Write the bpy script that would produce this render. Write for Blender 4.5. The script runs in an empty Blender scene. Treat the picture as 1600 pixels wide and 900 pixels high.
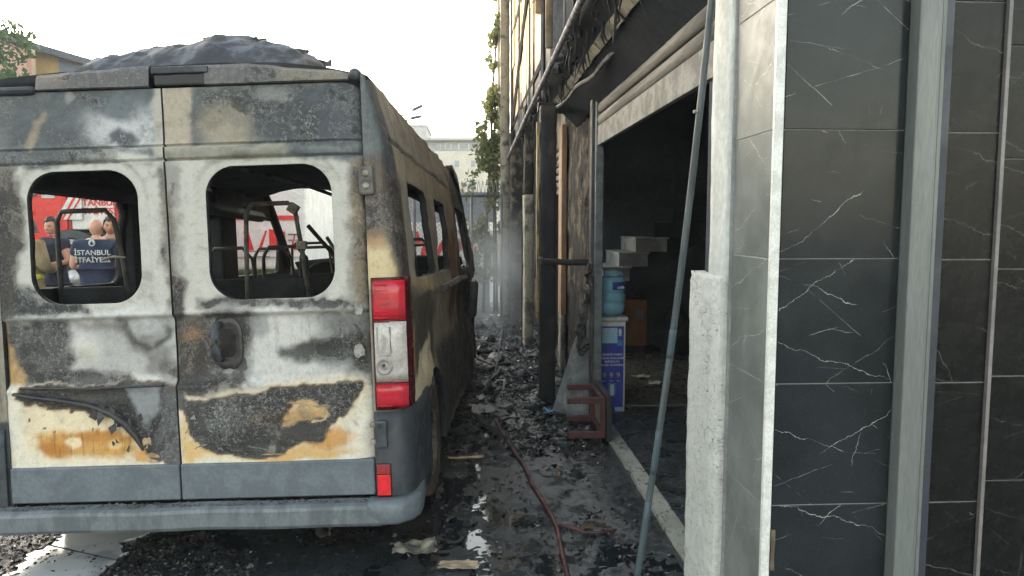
import bpy, bmesh, math, random
import numpy as np
from mathutils import Vector, Matrix, Euler

# ------------------------------------------------------------------ camera, sky, sun, exposure
SC = bpy.context.scene
COL = SC.collection
R = math.radians
cam_d = bpy.data.cameras.new('camera')
cam = bpy.data.objects.new('camera', cam_d)
COL.objects.link(cam)
cam.location = (0, 0, 1.6)
cam.rotation_euler = (R(90 - 5.194), 0, R(-3.208))
cam_d.sensor_width = 36
cam_d.lens = 25.99
cam_d.clip_start = .05
cam_d.clip_end = 2000
SC.camera = cam

SUN_EL, SUN_AZ = R(11), R(-38)          # azimuth from +Y, negative to the left
sdir = Vector((math.sin(SUN_AZ) * math.cos(SUN_EL), math.cos(SUN_AZ) * math.cos(SUN_EL), math.sin(SUN_EL)))
world = bpy.data.worlds.new('World')
SC.world = world
world.use_nodes = True
wn = world.node_tree
bg = wn.nodes['Background']
sky = wn.nodes.new('ShaderNodeTexSky')
sky.sky_type = 'NISHITA'
sky.sun_disc = False
sky.sun_elevation = SUN_EL
sky.sun_rotation = SUN_AZ
sky.air_density = 1.6
sky.dust_density = 1.6
sky.ozone_density = 1.0
hs = wn.nodes.new('ShaderNodeHueSaturation')
hs.inputs['Saturation'].default_value = .50
wn.links.new(sky.outputs[0], hs.inputs['Color'])
wn.links.new(hs.outputs[0], bg.inputs['Color'])
bg.inputs['Strength'].default_value = .15
sun_d = bpy.data.lights.new('sun', 'SUN')
sun_d.energy = 2.0
sun_d.angle = R(.5)
sun_d.color = (1, .80, .56)
sun = bpy.data.objects.new('sun', sun_d)
COL.objects.link(sun)
sun.location = (-20, 20, 30)
sun.rotation_euler = sdir.to_track_quat('Z', 'Y').to_euler()
SC.view_settings.view_transform = 'Standard'
SC.view_settings.look = 'None'
SC.view_settings.exposure = 2.68
SC.view_settings.gamma = 1
SC.cycles.max_bounces = 6
SC.cycles.volume_bounces = 0

# ------------------------------------------------------------------ helpers
random.seed(7)
rng = np.random.RandomState(7)
U = random.uniform
PERM = rng.permutation(256)


def vn(x, y, s=0):
    x = np.asarray(x, float); y = np.asarray(y, float)
    xi = np.floor(x).astype(int); yi = np.floor(y).astype(int)
    fx = x - xi; fy = y - yi
    fx = fx * fx * (3 - 2 * fx); fy = fy * fy * (3 - 2 * fy)
    h = lambda a, b: PERM[(PERM[(a + 37 * s) & 255] + b) & 255] / 255.
    a = h(xi, yi) * (1 - fx) + h(xi + 1, yi) * fx
    b = h(xi, yi + 1) * (1 - fx) + h(xi + 1, yi + 1) * fx
    return a * (1 - fy) + b * fy


def fbm(x, y, s=0, o=4):
    t = 0; w = 1; n = 0
    for k in range(o):
        t = t + w * vn(np.asarray(x) * 2 ** k, np.asarray(y) * 2 ** k, s + k); n += w; w *= .5
    return t / n


def srgb(r, g, b):
    f = lambda c: c / 12.92 if c <= .04045 else ((c + .055) / 1.055) ** 2.4
    return np.array([f(r / 255), f(g / 255), f(b / 255)]) * .95


class MB:
    """collects geometry and links it as one mesh object"""
    def __init__(s):
        s.v = []; s.f = []; s.m = []; s.c = None

    def add(s, verts, faces, mi=0):
        n = len(s.v)
        s.v += [tuple(p) for p in verts]
        s.f += [tuple(i + n for i in f) for f in faces]
        s.m += [mi] * len(faces)
        return s

    def box(s, a, b, mi=0, bev=0):
        (x0, y0, z0), (x1, y1, z1) = a, b
        if bev <= 0:
            v = [(x0, y0, z0), (x1, y0, z0), (x1, y1, z0), (x0, y1, z0), (x0, y0, z1), (x1, y0, z1), (x1, y1, z1), (x0, y1, z1)]
            return s.add(v, [(0, 3, 2, 1), (4, 5, 6, 7), (0, 1, 5, 4), (1, 2, 6, 5), (2, 3, 7, 6), (3, 0, 4, 7)], mi)
        bm = bmesh.new()
        bmesh.ops.create_cube(bm, size=1)
        for q in bm.verts:
            q.co = Vector(((x0 + x1) / 2 + q.co.x * (x1 - x0), (y0 + y1) / 2 + q.co.y * (y1 - y0), (z0 + z1) / 2 + q.co.z * (z1 - z0)))
        bmesh.ops.bevel(bm, geom=list(bm.edges), offset=bev, segments=2, affect='EDGES', profile=.5)
        bm.verts.index_update()
        s.add([q.co for q in bm.verts], [[q.index for q in f.verts] for f in bm.faces], mi)
        bm.free()
        return s

    def tube(s, pts, r, n=8, mi=0, cap=True, flat=1.):
        pts = [Vector(p) for p in pts]
        rs = r if isinstance(r, (list, tuple)) else [r] * len(pts)
        up = Vector((0, 0, 1))
        rings = []
        for i, p in enumerate(pts):
            d = (pts[min(i + 1, len(pts) - 1)] - pts[max(i - 1, 0)]).normalized()
            a = d.cross(up)
            if a.length < 1e-3: a = d.cross(Vector((1, 0, 0)))
            a.normalize(); b = a.cross(d).normalized()
            rings.append([p + a * rs[i] * math.cos(t) + b * rs[i] * flat * math.sin(t) for t in [2 * math.pi * k / n for k in range(n)]])
        v = [q for g in rings for q in g]
        f = []
        for i in range(len(pts) - 1):
            for k in range(n):
                f.append((i * n + k, i * n + (k + 1) % n, (i + 1) * n + (k + 1) % n, (i + 1) * n + k))
        if cap:
            f.append(tuple(range(n))[::-1]); f.append(tuple((len(pts) - 1) * n + k for k in range(n)))
        return s.add(v, f, mi)

    def lathe(s, prof, c=(0, 0, 0), axis='z', n=24, mi=0):
        v = []; f = []
        for r, h in prof:
            for k in range(n):
                t = 2 * math.pi * k / n
                a, b = r * math.cos(t), r * math.sin(t)
                v.append({'z': (c[0] + a, c[1] + b, c[2] + h), 'x': (c[0] + h, c[1] + a, c[2] + b), 'y': (c[0] + a, c[1] + h, c[2] + b)}[axis])
        for i in range(len(prof) - 1):
            for k in range(n):
                f.append((i * n + k, i * n + (k + 1) % n, (i + 1) * n + (k + 1) % n, (i + 1) * n + k))
        return s.add(v, f, mi)

    def prism(s, poly, z0, z1, mi=0):
        n = len(poly)
        v = [(x, y, z0) for x, y in poly] + [(x, y, z1) for x, y in poly]
        f = [tuple(range(n))[::-1], tuple(range(n, 2 * n))] + [(i, (i + 1) % n, n + (i + 1) % n, n + i) for i in range(n)]
        return s.add(v, f, mi)

    def mesh(s, name, mats, smooth=False, colors=None):
        me = bpy.data.meshes.new(name)
        me.from_pydata(s.v, [], s.f)
        for m in (mats if isinstance(mats, (list, tuple)) else [mats]): me.materials.append(m)
        me.polygons.foreach_set('material_index', s.m)
        if smooth: me.polygons.foreach_set('use_smooth', [True] * len(s.f))
        if colors is not None:
            a = me.color_attributes.new('paint', 'FLOAT_COLOR', 'POINT')
            a.data.foreach_set('color', np.c_[np.asarray(colors), np.ones(len(s.v))].astype(np.float32).ravel())
        me.update()
        return me

    def build(s, name, mats, parent=None, smooth=False, colors=None):
        return link(name, s.mesh(name, mats, smooth, colors), parent)


def link(name, me, parent=None):
    o = bpy.data.objects.new(name, me)
    COL.objects.link(o)
    if parent: o.parent = parent
    return o


def tag(o, label=None, cat=None, group=None, kind=None):
    if label: o['label'] = label
    if cat: o['category'] = cat
    if group: o['group'] = group
    if kind: o['kind'] = kind
    return o


def thing(name, loc, label, cat, group=None, rz=0):
    o = bpy.data.objects.new(name, None)
    o.empty_display_size = .2
    COL.objects.link(o)
    o.location = loc
    o.rotation_euler = (0, 0, rz)
    return tag(o, label, cat, group)


def bevel(o, w=.004, seg=2):
    m = o.modifiers.new('bevel', 'BEVEL'); m.width = w; m.segments = seg; m.limit_method = 'ANGLE'
    return o


def solid(o, t, mi=1, off=-1):
    m = o.modifiers.new('thickness', 'SOLIDIFY'); m.thickness = t; m.offset = off
    m.material_offset = mi; m.material_offset_rim = mi
    return o


# ------------------------------------------------------------------ material helpers
class Mat:
    def __init__(s, name):
        s.m = bpy.data.materials.new(name); s.m.use_nodes = True
        s.t = s.m.node_tree
        s.b = s.t.nodes['Principled BSDF']
        s.out = s.t.nodes['Material Output']
        s.co = s.t.nodes.new('ShaderNodeTexCoord').outputs['Object']

    def set(s, sock, v):
        if hasattr(v, 'links') or isinstance(v, bpy.types.NodeSocket): s.t.links.new(v, sock)
        else:
            if isinstance(v, (tuple, list, np.ndarray)) and len(v) == 3 and sock.type == 'RGBA': v = (*v, 1)
            sock.default_value = v

    def n(s, ty, props=None, **ins):
        x = s.t.nodes.new('ShaderNode' + ty)
        for k, v in (props or {}).items(): setattr(x, k, v)
        for k, v in ins.items():
            s.set(x.inputs[k.replace('_', ' ')] if k.replace('_', ' ') in x.inputs else x.inputs[int(k[1:])], v)
        return x

    def noise(s, scale, detail=6, rough=.6, dist=0, vec=None):
        return s.n('TexNoise', Vector=vec or s.co, Scale=scale, Detail=detail, Roughness=rough, Distortion=dist).outputs['Fac']

    def stretch(s, sc, vec=None, loc=None):
        x = s.n('Mapping', Vector=vec or s.co, Scale=sc)
        if loc is not None: s.set(x.inputs['Location'], loc)
        return x.outputs[0]

    def step(s, f, a, b, lo=0., hi=1.):
        return s.n('MapRange', {'interpolation_type': 'SMOOTHSTEP'}, Value=f, From_Min=a, From_Max=b, To_Min=lo, To_Max=hi).outputs[0]

    def mix(s, f, a, b, mode='MIX'):
        x = s.t.nodes.new('ShaderNodeMix'); x.data_type = 'RGBA'; x.blend_type = mode
        s.set(x.inputs[0], f); s.set(x.inputs[6], a); s.set(x.inputs[7], b)
        return x.outputs[2]

    def math(s, op, a, b=0.):
        x = s.t.nodes.new('ShaderNodeMath'); x.operation = op
        s.set(x.inputs[0], a); s.set(x.inputs[1], b)
        return x.outputs[0]

    def bump(s, h, strength=.5, dist=.01, nrm=None):
        x = s.n('Bump', Height=h, Strength=strength, Distance=dist)
        if nrm is not None: s.set(x.inputs['Normal'], nrm)
        return x.outputs[0]

    def fin(s, **kw):
        for k, v in kw.items():
            s.set(s.b.inputs[k.replace('_', ' ')], v)
        return s.m


def M(name, c1, c2=None, rough=.6, rough2=None, scale=5, edge=(.4, .62), bump=.3, bscale=60, metal=0., st=None, spec=.5, dist=.004):
    m = Mat(name)
    v = m.stretch(st) if st else None
    c1 = np.array(c1, float)
    c2 = c1 * .6 if c2 is None else np.array(c2, float)
    f = m.step(m.noise(scale, 7, .62, .3, v), *edge)
    fine = m.noise(scale * 9, 3, .6, 0, v)
    col = m.mix(f, tuple(c1), tuple(c2))
    col = m.mix(m.step(fine, .3, .7, 0, .45), col, tuple((c1 + c2) * .28))
    rr = m.step(f, 0, 1, rough, rough2 if rough2 is not None else min(1, rough + .15))
    return m.fin(Base_Color=col, Roughness=rr, Metallic=metal, Specular_IOR_Level=spec,
                 Normal=m.bump(m.noise(bscale, 5, .65, 0, v), bump, dist))


def paint_mat(name, rough=.6):
    """colour from the painted 'paint' attribute; 'wear' = crackle, run-down grime, soot"""
    m = Mat(name)
    a = m.n('VertexColor', {'layer_name': 'paint'}).outputs['Color']
    w = m.n('VertexColor', {'layer_name': 'wear'}).outputs['Color']
    sp = m.n('SeparateColor', Color=w).outputs
    crack, grime, soot = sp[0], sp[1], sp[2]
    jit = m.n('VectorMath', {'operation': 'SCALE'}, i0=m.n('TexNoise', Vector=m.co, Scale=30., Detail=3.).outputs['Color'], Scale=.03).outputs[0]
    pj = m.n('VectorMath', {'operation': 'ADD'}, i0=m.co, i1=jit).outputs[0]
    vor = m.n('TexVoronoi', {'feature': 'DISTANCE_TO_EDGE'}, Vector=pj, Scale=64.).outputs['Distance']
    n1 = m.noise(6.5, 12, .68, .5); n2 = m.noise(30, 9, .72, .3); fine = m.noise(150, 4, .7)
    big = m.noise(3.3, 5, .6)
    nn = m.math('ADD', m.math('MULTIPLY', n1, .72), m.math('MULTIPLY', n2, .28))
    v = m.math('ADD', soot, m.math('MULTIPLY', m.math('SUBTRACT', .5, nn), 2.1))
    c = m.mix(m.step(n1, .34, .62, .05, .55), a, m.mix(1., a, (.62, .61, .60), 'MULTIPLY'))
    c = m.mix(m.step(n2, .50, .66, 0, .40), c, m.mix(1., c, (.50, .48, .46), 'MULTIPLY'))
    c = m.mix(m.step(n2, .44, .34, 0, .30), c, m.mix(1., c, (1.45, 1.45, 1.45), 'MULTIPLY'))
    c = m.mix(m.step(fine, .42, .70, 0, .25), c, m.mix(1., c, (.4, .39, .38), 'MULTIPLY'))
    st = m.noise(16, 5, .65, 0, m.stretch((3.5, 3.5, .3)))
    c = m.mix(m.math('MULTIPLY', m.step(st, .50, .70), grime), c, m.mix(1., c, (.36, .32, .29), 'MULTIPLY'))
    # soot: a soft smudge, a pale blistered rim, then crisp black char
    c = m.mix(m.step(v, .10, .52, 0, .85), c, m.mix(1., c, (.36, .36, .36), 'MULTIPLY'))
    rim = m.math('MULTIPLY', m.step(v, .40, .47), m.step(v, .49, .53, 1, 0))
    c = m.mix(m.math('MULTIPLY', rim, m.step(fine, .40, .58, 0, .25)), c, (.42, .41, .40))
    blk = m.step(v, .49, .64)
    c = m.mix(m.math('MULTIPLY', blk, .82), c, m.mix(m.step(fine, .4, .65), (.055, .053, .052), (.018, .017, .017)))
    # crackled paint: pale net between dark scales
    ck = m.math('MULTIPLY', m.step(crack, .45, .85), m.step(m.noise(7.5, 5, .65), .50, .60))
    net = m.math('MULTIPLY', m.step(vor, .015, .10, 1, 0), ck)
    c = m.mix(m.math('MULTIPLY', ck, .55), c, m.mix(1., c, (.42, .42, .43), 'MULTIPLY'))
    c = m.mix(m.math('MULTIPLY', net, .42), c, (.30, .30, .295))
    spk = m.math('MULTIPLY', m.math('MULTIPLY', m.step(m.noise(62, 5, .78), .54, .60), m.step(crack, .2, .8)), m.step(big, .42, .58))
    c = m.mix(m.math('MULTIPLY', spk, .32), c, (.50, .50, .48))
    h = m.math('ADD', m.math('ADD', m.math('MULTIPLY', blk, .55), m.math('MULTIPLY', net, .6)), m.math('ADD', m.math('MULTIPLY', n2, .9), m.math('MULTIPLY', spk, .35)))
    r = m.math('ADD', m.step(big, .3, .7, rough - .16, rough + .12), m.math('MULTIPLY', blk, .1))
    return m.fin(Base_Color=c, Roughness=r, Specular_IOR_Level=.35, Normal=m.bump(h, .55, .008))


def sdf_rr(x, y, cx, cy, hx, hy, r):
    qx = np.abs(x - cx) - hx + r; qy = np.abs(y - cy) - hy + r
    return np.hypot(np.maximum(qx, 0), np.maximum(qy, 0)) + np.minimum(np.maximum(qx, qy), 0) - r


def sdf_poly(px, py, poly):
    d = np.full(px.shape, 1e9); s = np.ones(px.shape)
    n = len(poly)
    for i in range(n):
        ax, ay = poly[i]; bx, by = poly[i - 1]
        ex, ey = bx - ax, by - ay
        wx, wy = px - ax, py - ay
        t = np.clip((wx * ex + wy * ey) / (ex * ex + ey * ey + 1e-12), 0, 1)
        d = np.minimum(d, (wx - ex * t) ** 2 + (wy - ey * t) ** 2)
        c1 = py >= ay; c2 = py < by; c3 = ex * wy > ey * wx
        f = (c1 & c2 & c3) | (~c1 & ~c2 & ~c3)
        s = np.where(f, -s, s)
    return s * np.sqrt(d)


class Canvas:
    def __init__(s, X, Z, base, T=None, warp=.03):
        s.T = T or (lambda a, b: (a, b))
        s.X, s.Z = X, Z
        s.wx = X + warp * (fbm(X * 9, Z * 9, 3, 4) - .5) * 2 + .012 * (vn(X * 60, Z * 60, 9) - .5)
        s.wz = Z + warp * (fbm(X * 9, Z * 9, 5, 4) - .5) * 2 + .012 * (vn(X * 60, Z * 60, 4) - .5)
        s.c = np.tile(srgb(*base), X.shape + (1,)).astype(float)
        s.w = np.zeros(X.shape + (3,))

    def _put(s, d, col, soft, a, crack, grime):
        k = np.clip(.5 - d / soft, 0, 1); k = k * k * (3 - 2 * k) * a
        if col is not None: s.c = s.c * (1 - k[..., None]) + srgb(*col) * k[..., None]
        if crack is not None: s.w[..., 0] = s.w[..., 0] * (1 - k) + crack * k
        if grime is not None: s.w[..., 1] = s.w[..., 1] * (1 - k) + grime * k

    def poly(s, pts, col, soft=.02, a=1., crack=None, grime=None, grow=0.):
        s._put(sdf_poly(s.wx, s.wz, [s.T(*p) for p in pts]) - grow, col, soft, a, crack, grime)

    def soot(s, pts, k, soft=.05):
        d = sdf_poly(s.wx, s.wz, [s.T(*p) for p in pts])
        t = np.clip(.5 - d / soft, 0, 1); t = t * t * (3 - 2 * t)
        s.w[..., 2] = s.w[..., 2] * (1 - t) + k * t

    def ell(s, cx, cy, rx, ry, col, soft=.5, a=1., crack=None, grime=None):
        x0, z0 = s.T(cx, cy); x1, z1 = s.T(cx + rx, cy + ry)
        rx = abs(x1 - x0); rz = abs(z1 - z0)
        d = (np.hypot((s.wx - x0) / rx, (s.wz - z0) / rz) - 1)
        s._put(d, col, soft, a, crack, grime)


def snap_cut(A, B, holes):
    """A,B param grids; holes = sdf functions, negative inside. Returns moved A,B and the face mask to keep"""
    nu, nv = A.shape
    keep = np.ones((nu - 1, nv - 1), bool)
    A = A.copy(); B = B.copy()
    for f in holes:
        d = f(A, B)
        out = d > 0
        anyo = out[:-1, :-1] | out[1:, :-1] | out[:-1, 1:] | out[1:, 1:]
        used = np.zeros(A.shape, bool)
        for i, j in ((0, 0), (1, 0), (0, 1), (1, 1)): used[i:nu - 1 + i, j:nv - 1 + j] |= anyo
        mv = used & ~out
        for _ in range(2):
            d = f(A, B); e = 1e-4
            gx = (f(A + e, B) - d) / e; gy = (f(A, B + e) - d) / e
            g = np.maximum(gx * gx + gy * gy, .1)
            A = np.where(mv, A - d * gx / g, A); B = np.where(mv, B - d * gy / g, B)
        keep &= anyo
    return A, B, keep


def grid_obj(name, P, mats, parent=None, keep=None, cv=None, smooth=True, flip=False):
    nu, nv = P.shape[:2]
    idx = np.arange(nu * nv).reshape(nu, nv)
    q = np.stack([idx[:-1, :-1], idx[1:, :-1], idx[1:, 1:], idx[:-1, 1:]], -1)
    if flip: q = q[..., ::-1]
    q = q[keep] if keep is not None else q.reshape(-1, 4)
    used = np.unique(q)
    re = np.zeros(nu * nv, int); re[used] = np.arange(len(used))
    q = re[q]
    me = bpy.data.meshes.new(name)
    me.vertices.add(len(used)); me.vertices.foreach_set('co', P.reshape(-1, 3)[used].astype(np.float32).ravel())
    me.loops.add(q.size); me.loops.foreach_set('vertex_index', q.ravel().astype(np.int32))
    me.polygons.add(len(q)); me.polygons.foreach_set('loop_start', np.arange(0, q.size, 4, dtype=np.int32))
    me.polygons.foreach_set('use_smooth', [smooth] * len(q))
    for m in (mats if isinstance(mats, (list, tuple)) else [mats]): me.materials.append(m)
    if cv is not None:
        for nm, arr in (('paint', cv.c), ('wear', cv.w)):
            a = me.color_attributes.new(nm, 'FLOAT_COLOR', 'POINT')
            f = arr.reshape(-1, 3)[used]
            a.data.foreach_set('color', np.c_[f, np.ones(len(f))].astype(np.float32).ravel())
    me.update(calc_edges=True)
    me.validate()
    return link(name, me, parent)


def ss(a, b, x):
    t = np.clip((x - a) / (b - a), 0, 1)
    return t * t * (3 - 2 * t)


def text_mesh(body, size, mat, name='lettering', parent=None, extrude=.001, align='CENTER', space=1.0, line=1.0, bold=0.0):
    cu = bpy.data.curves.new('t', 'FONT')
    cu.body = body; cu.size = size; cu.extrude = extrude; cu.align_x = align; cu.align_y = 'CENTER'
    cu.space_character = space; cu.space_line = line; cu.offset = bold
    t = bpy.data.objects.new('t', cu)
    COL.objects.link(t)
    bpy.context.view_layer.update()
    me = bpy.data.meshes.new_from_object(t.evaluated_get(bpy.context.evaluated_depsgraph_get()))
    bpy.data.objects.remove(t); bpy.data.curves.remove(cu)
    me.name = name
    me.materials.clear(); me.materials.append(mat)
    return link(name, me, parent)


def stand(o, x, y, z, rz=0, rx=90):
    o.rotation_euler = (R(rx), 0, rz); o.location = (x, y, z)
    return o


# ------------------------------------------------------------------ materials
m_paint = paint_mat('burnt_paint')
m_char = M('char', (.014, .014, .016), (.04, .038, .037), .6, .9, 7, bump=.6, bscale=45, spec=.2)
m_inside = M('sooted_sheet', (.012, .013, .015), (.036, .037, .04), .7, .9, 5, bump=.4, spec=.2)
m_plastic = M('grey_plastic', srgb(104, 113, 121), srgb(88, 96, 104), .42, .6, 7, bump=.25, bscale=180)
m_plastic_dk = M('dark_plastic', srgb(62, 68, 75), srgb(44, 48, 54), .45, .65, 8, bump=.3, bscale=120)
m_melt = M('melted_plastic', (.018, .018, .019), (.05, .048, .047), .3, .7, 14, bump=.8, bscale=50)
m_steel = M('scorched_tube', (.03, .031, .033), (.09, .085, .08), .5, .8, 14, bump=.3)
m_steel_lt = M('ashy_tube', (.16, .155, .14), (.06, .058, .055), .6, .8, 10, bump=.3)
m_bracket = M('ashy_bracket', (.36, .34, .29), (.18, .16, .13), .7, .8, 20, bump=.3)
m_red_lens = M('red_lens', (.50, .012, .03), (.24, .010, .018), .16, .45, 9, (.45, .7), bump=.12, bscale=90)
m_red_dark = M('dark_red_lens', (.075, .008, .014), (.05, .006, .01), .2, .35, 6, bump=.1)
m_reflector = M('red_reflector', (.72, .02, .03), (.55, .015, .02), .2, .25, 40, bump=.1, bscale=200)
m_clear = M('clear_lens', (.52, .49, .47), (.27, .245, .225), .15, .5, 9, (.45, .68), bump=.2, bscale=120)
m_orange = M('orange_lens', (.75, .15, .03), (.6, .1, .02), .2, .4, 30)
m_tyre = M('burnt_tyre', (.11, .075, .045), (.03, .027, .025), .75, .9, 10, bump=.7, bscale=60)
m_rim = M('rusted_rim', (.12, .10, .085), (.04, .035, .03), .6, .8, 12, bump=.4)


def tile_mat(name, base, vein, rough, spec=.5):
    m = Mat(name)
    rnd = m.n('ObjectInfo').outputs['Random']
    off = m.n('CombineXYZ', X=m.math('MULTIPLY', rnd, 37.), Y=m.math('MULTIPLY', rnd, 91.), Z=m.math('MULTIPLY', rnd, 57.)).outputs[0]
    p = m.n('VectorMath', {'operation': 'ADD'}, i0=m.co, i1=off).outputs[0]
    nz = m.noise(4.5, 6, .62, 0, p); nf = m.noise(22, 4, .6, 0, p)
    wob = m.math('ADD', m.math('MULTIPLY', nz, .11), m.math('MULTIPLY', nf, .012))
    v = None
    for k, (dx, dy, dz, per, msk, wd, amt) in enumerate(((.30, .35, .92, .21, .46, .0008, 1.), (-.55, -.5, .78, .29, .48, .0007, .9), (.90, .8, .42, .37, .50, .0007, .8), (-.9, -.9, .16, .43, .52, .0009, .6), (.10, .15, .98, .13, .54, .0005, .6), (-.30, -.3, .95, .24, .50, .0006, .7), (.62, .6, .75, .33, .50, .0006, .7))):
        d = m.n('VectorMath', {'operation': 'DOT_PRODUCT'}, i0=p, i1=(dx, dy, dz)).outputs['Value']
        f = m.math('FRACT', m.math('DIVIDE', m.math('ADD', d, m.math('MULTIPLY', wob, 1. - .14 * k)), per))
        e = m.math('MULTIPLY', m.math('ABSOLUTE', m.math('SUBTRACT', f, .5)), per)
        wv = m.step(m.noise(9 + k, 3, .6, 0, p), .35, .7, wd * .5, wd * 2.2)
        ln_ = m.math('SUBTRACT', 1., m.math('DIVIDE', e, wv)); ln_ = m.n('Clamp', Value=ln_).outputs[0]
        ln_ = m.math('MULTIPLY', m.math('MULTIPLY', ln_, m.step(m.noise(2.6 + .7 * k, 3, .55, 0, p), msk + .02, msk + .10)), amt)
        v = ln_ if v is None else m.math('MAXIMUM', v, ln_)
    v = m.n('Clamp', Value=m.math('MULTIPLY', v, .95)).outputs[0]
    cl = m.noise(3, 5, .6, 0, p)
    c = m.mix(m.step(cl, .3, .7), tuple(np.array(base) * .8), tuple(np.array(base) * 1.35))
    dust = m.noise(260, 2, .5)
    c = m.mix(m.step(dust, .63, .72, 0, .25), c, (.2, .2, .2))
    c = m.mix(v, c, vein)
    gr = m.noise(14, 6, .7)
    return m.fin(Base_Color=c, Roughness=m.step(gr, .3, .7, rough, rough + .14), Specular_IOR_Level=spec,
                 Normal=m.bump(m.noise(5, 2), .04, .01))


m_tile = tile_mat('black_marble_tile', (.0145, .018, .020), (.50, .51, .48), .12, .22)
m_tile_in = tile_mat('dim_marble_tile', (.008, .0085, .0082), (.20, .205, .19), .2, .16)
m_tile_side = tile_mat('dusty_sheen_tile', (.13, .145, .138), (.50, .52, .49), .3, .12)  # paler marble copy: grazing sky sheen, plus dust, put into the base colour
m_grout = M('grout', (.26, .27, .27), (.18, .185, .19), .9)
m_trim = M('white_metal_trim', (.72, .73, .71), (.55, .55, .52), .35, .5, 14, bump=.1)
m_alu = M('grey_green_aluminium', (.15, .165, .162), (.125, .138, .135), .38, .5, 4, bump=.05, st=(4, 4, .5))
m_gasket = M('dark_gasket', (.028, .035, .05), (.02, .024, .035), .45)
m_plaster = M('painted_plaster', (.56, .585, .57), (.50, .525, .51), .75, .85, 3.5, bump=.5, bscale=28, dist=.006)


def plaster_rough():
    m = Mat('cracked_plaster')
    st = m.noise(13, 6, .7, .8, m.stretch((1.2, 1.2, 2.2)))
    vor = m.n('TexVoronoi', {'feature': 'DISTANCE_TO_EDGE'}, Vector=m.stretch((1, 1, 3.2)), Scale=11.).outputs['Distance']
    mask = m.step(m.noise(5, 4, .7), .52, .66)
    crk = m.math('MULTIPLY', m.step(vor, .004, .03, 1, 0), mask)
    c = m.mix(m.step(st, .35, .7), (.64, .65, .61), (.52, .54, .52))
    c = m.mix(m.math('MULTIPLY', m.step(m.noise(42, 6, .75, 0, m.stretch((.6, .6, 2.6))), .56, .62), m.step(m.noise(6, 3), .45, .6)), c, (.14, .135, .13))
    c = m.mix(crk, c, (.13, .125, .12))
    h = m.math('SUBTRACT', m.noise(22, 8, .7), m.math('MULTIPLY', crk, .6))
    return m.fin(Base_Color=c, Roughness=.85, Normal=m.bump(h, .8, .02))


m_plaster_r = plaster_rough()
m_wall_burnt = M('burnt_wall', (.016, .017, .018), (.17, .14, .10), .85, .97, 4.6, (.50, .64), .9, 26, dist=.012, spec=.1)
m_wall_peel = M('peeled_wall', (.32, .29, .225), (.07, .062, .055), .85, .95, 4.5, (.48, .64), .8, 30, dist=.01)
m_soffit = M('sooted_soffit', (.010, .0135, .0175), (.024, .030, .036), .85, .97, 3, bump=.7, bscale=20, spec=.08)
m_room = M('sooted_room', (.045, .053, .060), (.068, .076, .083), .85, .95, 2, bump=.4, bscale=20, spec=.1)
m_cream = M('scorched_cream', (.32, .30, .22), (.09, .085, .07), .8, .9, 6, bump=.5)
m_wood = M('scorched_orange_board', (.36, .22, .12), (.22, .14, .09), .7, .85, 6, bump=.4, st=(4, 4, .6))


def foam_mat():
    m = Mat('insulation_board')
    n1 = m.noise(1.6, 6, .65, .5)
    z = m.n('SeparateXYZ', Vector=m.n('NewGeometry').outputs['Position']).outputs['Z']
    burn = m.math('ADD', m.step(z, 2.6, 4.0, .78, -.02), m.math('MULTIPLY', m.math('SUBTRACT', n1, .5), 1.6))
    c = m.mix(m.step(m.noise(5, 5, .6, 0, m.stretch((3, 3, .4))), .3, .7), (.50, .37, .17), (.40, .28, .12))
    c = m.mix(m.step(burn, .25, .42), c, (.17, .10, .06))
    c = m.mix(m.step(burn, .38, .55), c, (.02, .022, .026))
    return m.fin(Base_Color=c, Roughness=.8, Normal=m.bump(m.noise(30, 5), .5, .01))


m_foam = foam_mat()
m_shutter = M('galvanised_slat', (.20, .19, .17), (.12, .115, .105), .7, .85, 4, bump=.15, st=(1, .3, 6), spec=.2)
m_shutter_bar = M('pale_shutter_bar', (.27, .265, .24), (.17, .165, .15), .75, .9, 9, bump=.2, spec=.15)
m_maroon = M('maroon_paint', (.105, .035, .036), (.07, .025, .026), .45, .6, 12, bump=.2)
m_seat_dark = M('dark_seat_pad', (.02, .02, .022), (.035, .033, .033), .6)
m_tan = M('bare_plywood', (.30, .25, .17), (.2, .16, .11), .8)
m_hose = M('dark_red_hose', (.13, .035, .03), (.035, .018, .018), .45, .6, 6)
m_pole = M('grey_blue_pole', (.075, .098, .108), (.042, .055, .062), .42, .6, 7, st=(3, 3, .5))
m_pole_blue = M('blue_pole_paint', (.046, .092, .118), (.055, .075, .086), .5, None, 14, (.3, .6), st=(3, 3, .4))
m_card = M('torn_cardboard', (.42, .34, .23), (.25, .2, .14), .9, .95, 10, bump=.5)
m_paper = M('wet_paper', (.55, .56, .55), (.3, .31, .31), .7, .85, 14)
m_cyan = M('blue_plastic_scrap', (.10, .30, .52), (.2, .4, .6), .35)
m_sheet = M('grey_plastic_sheet', (.26, .28, .29), (.12, .13, .135), .35, .6, 5, bump=.8, bscale=14, dist=.02)
m_white = M('white_enamel', (.68, .68, .66), (.58, .58, .56), .4)
m_blue = M('deep_blue_print', (.028, .05, .36), (.035, .07, .42), .35, .45, 5)
m_blue_lt = M('pale_blue_print', (.30, .52, .68), (.42, .62, .74), .4)
m_gold = M('gold_print', (.42, .35, .2), (.3, .24, .14), .4)
m_marble = M('grey_marble_step', (.50, .50, .49), (.28, .285, .29), .5, .7, 5, bump=.2)
m_cab = M('orange_cabinet_paint', (.42, .17, .03), (.28, .11, .03), .5, .7, 4)
m_red = M('fire_engine_red', (.66, .03, .028), (.58, .026, .025), .25, .35, 3, bump=.03)
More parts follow.
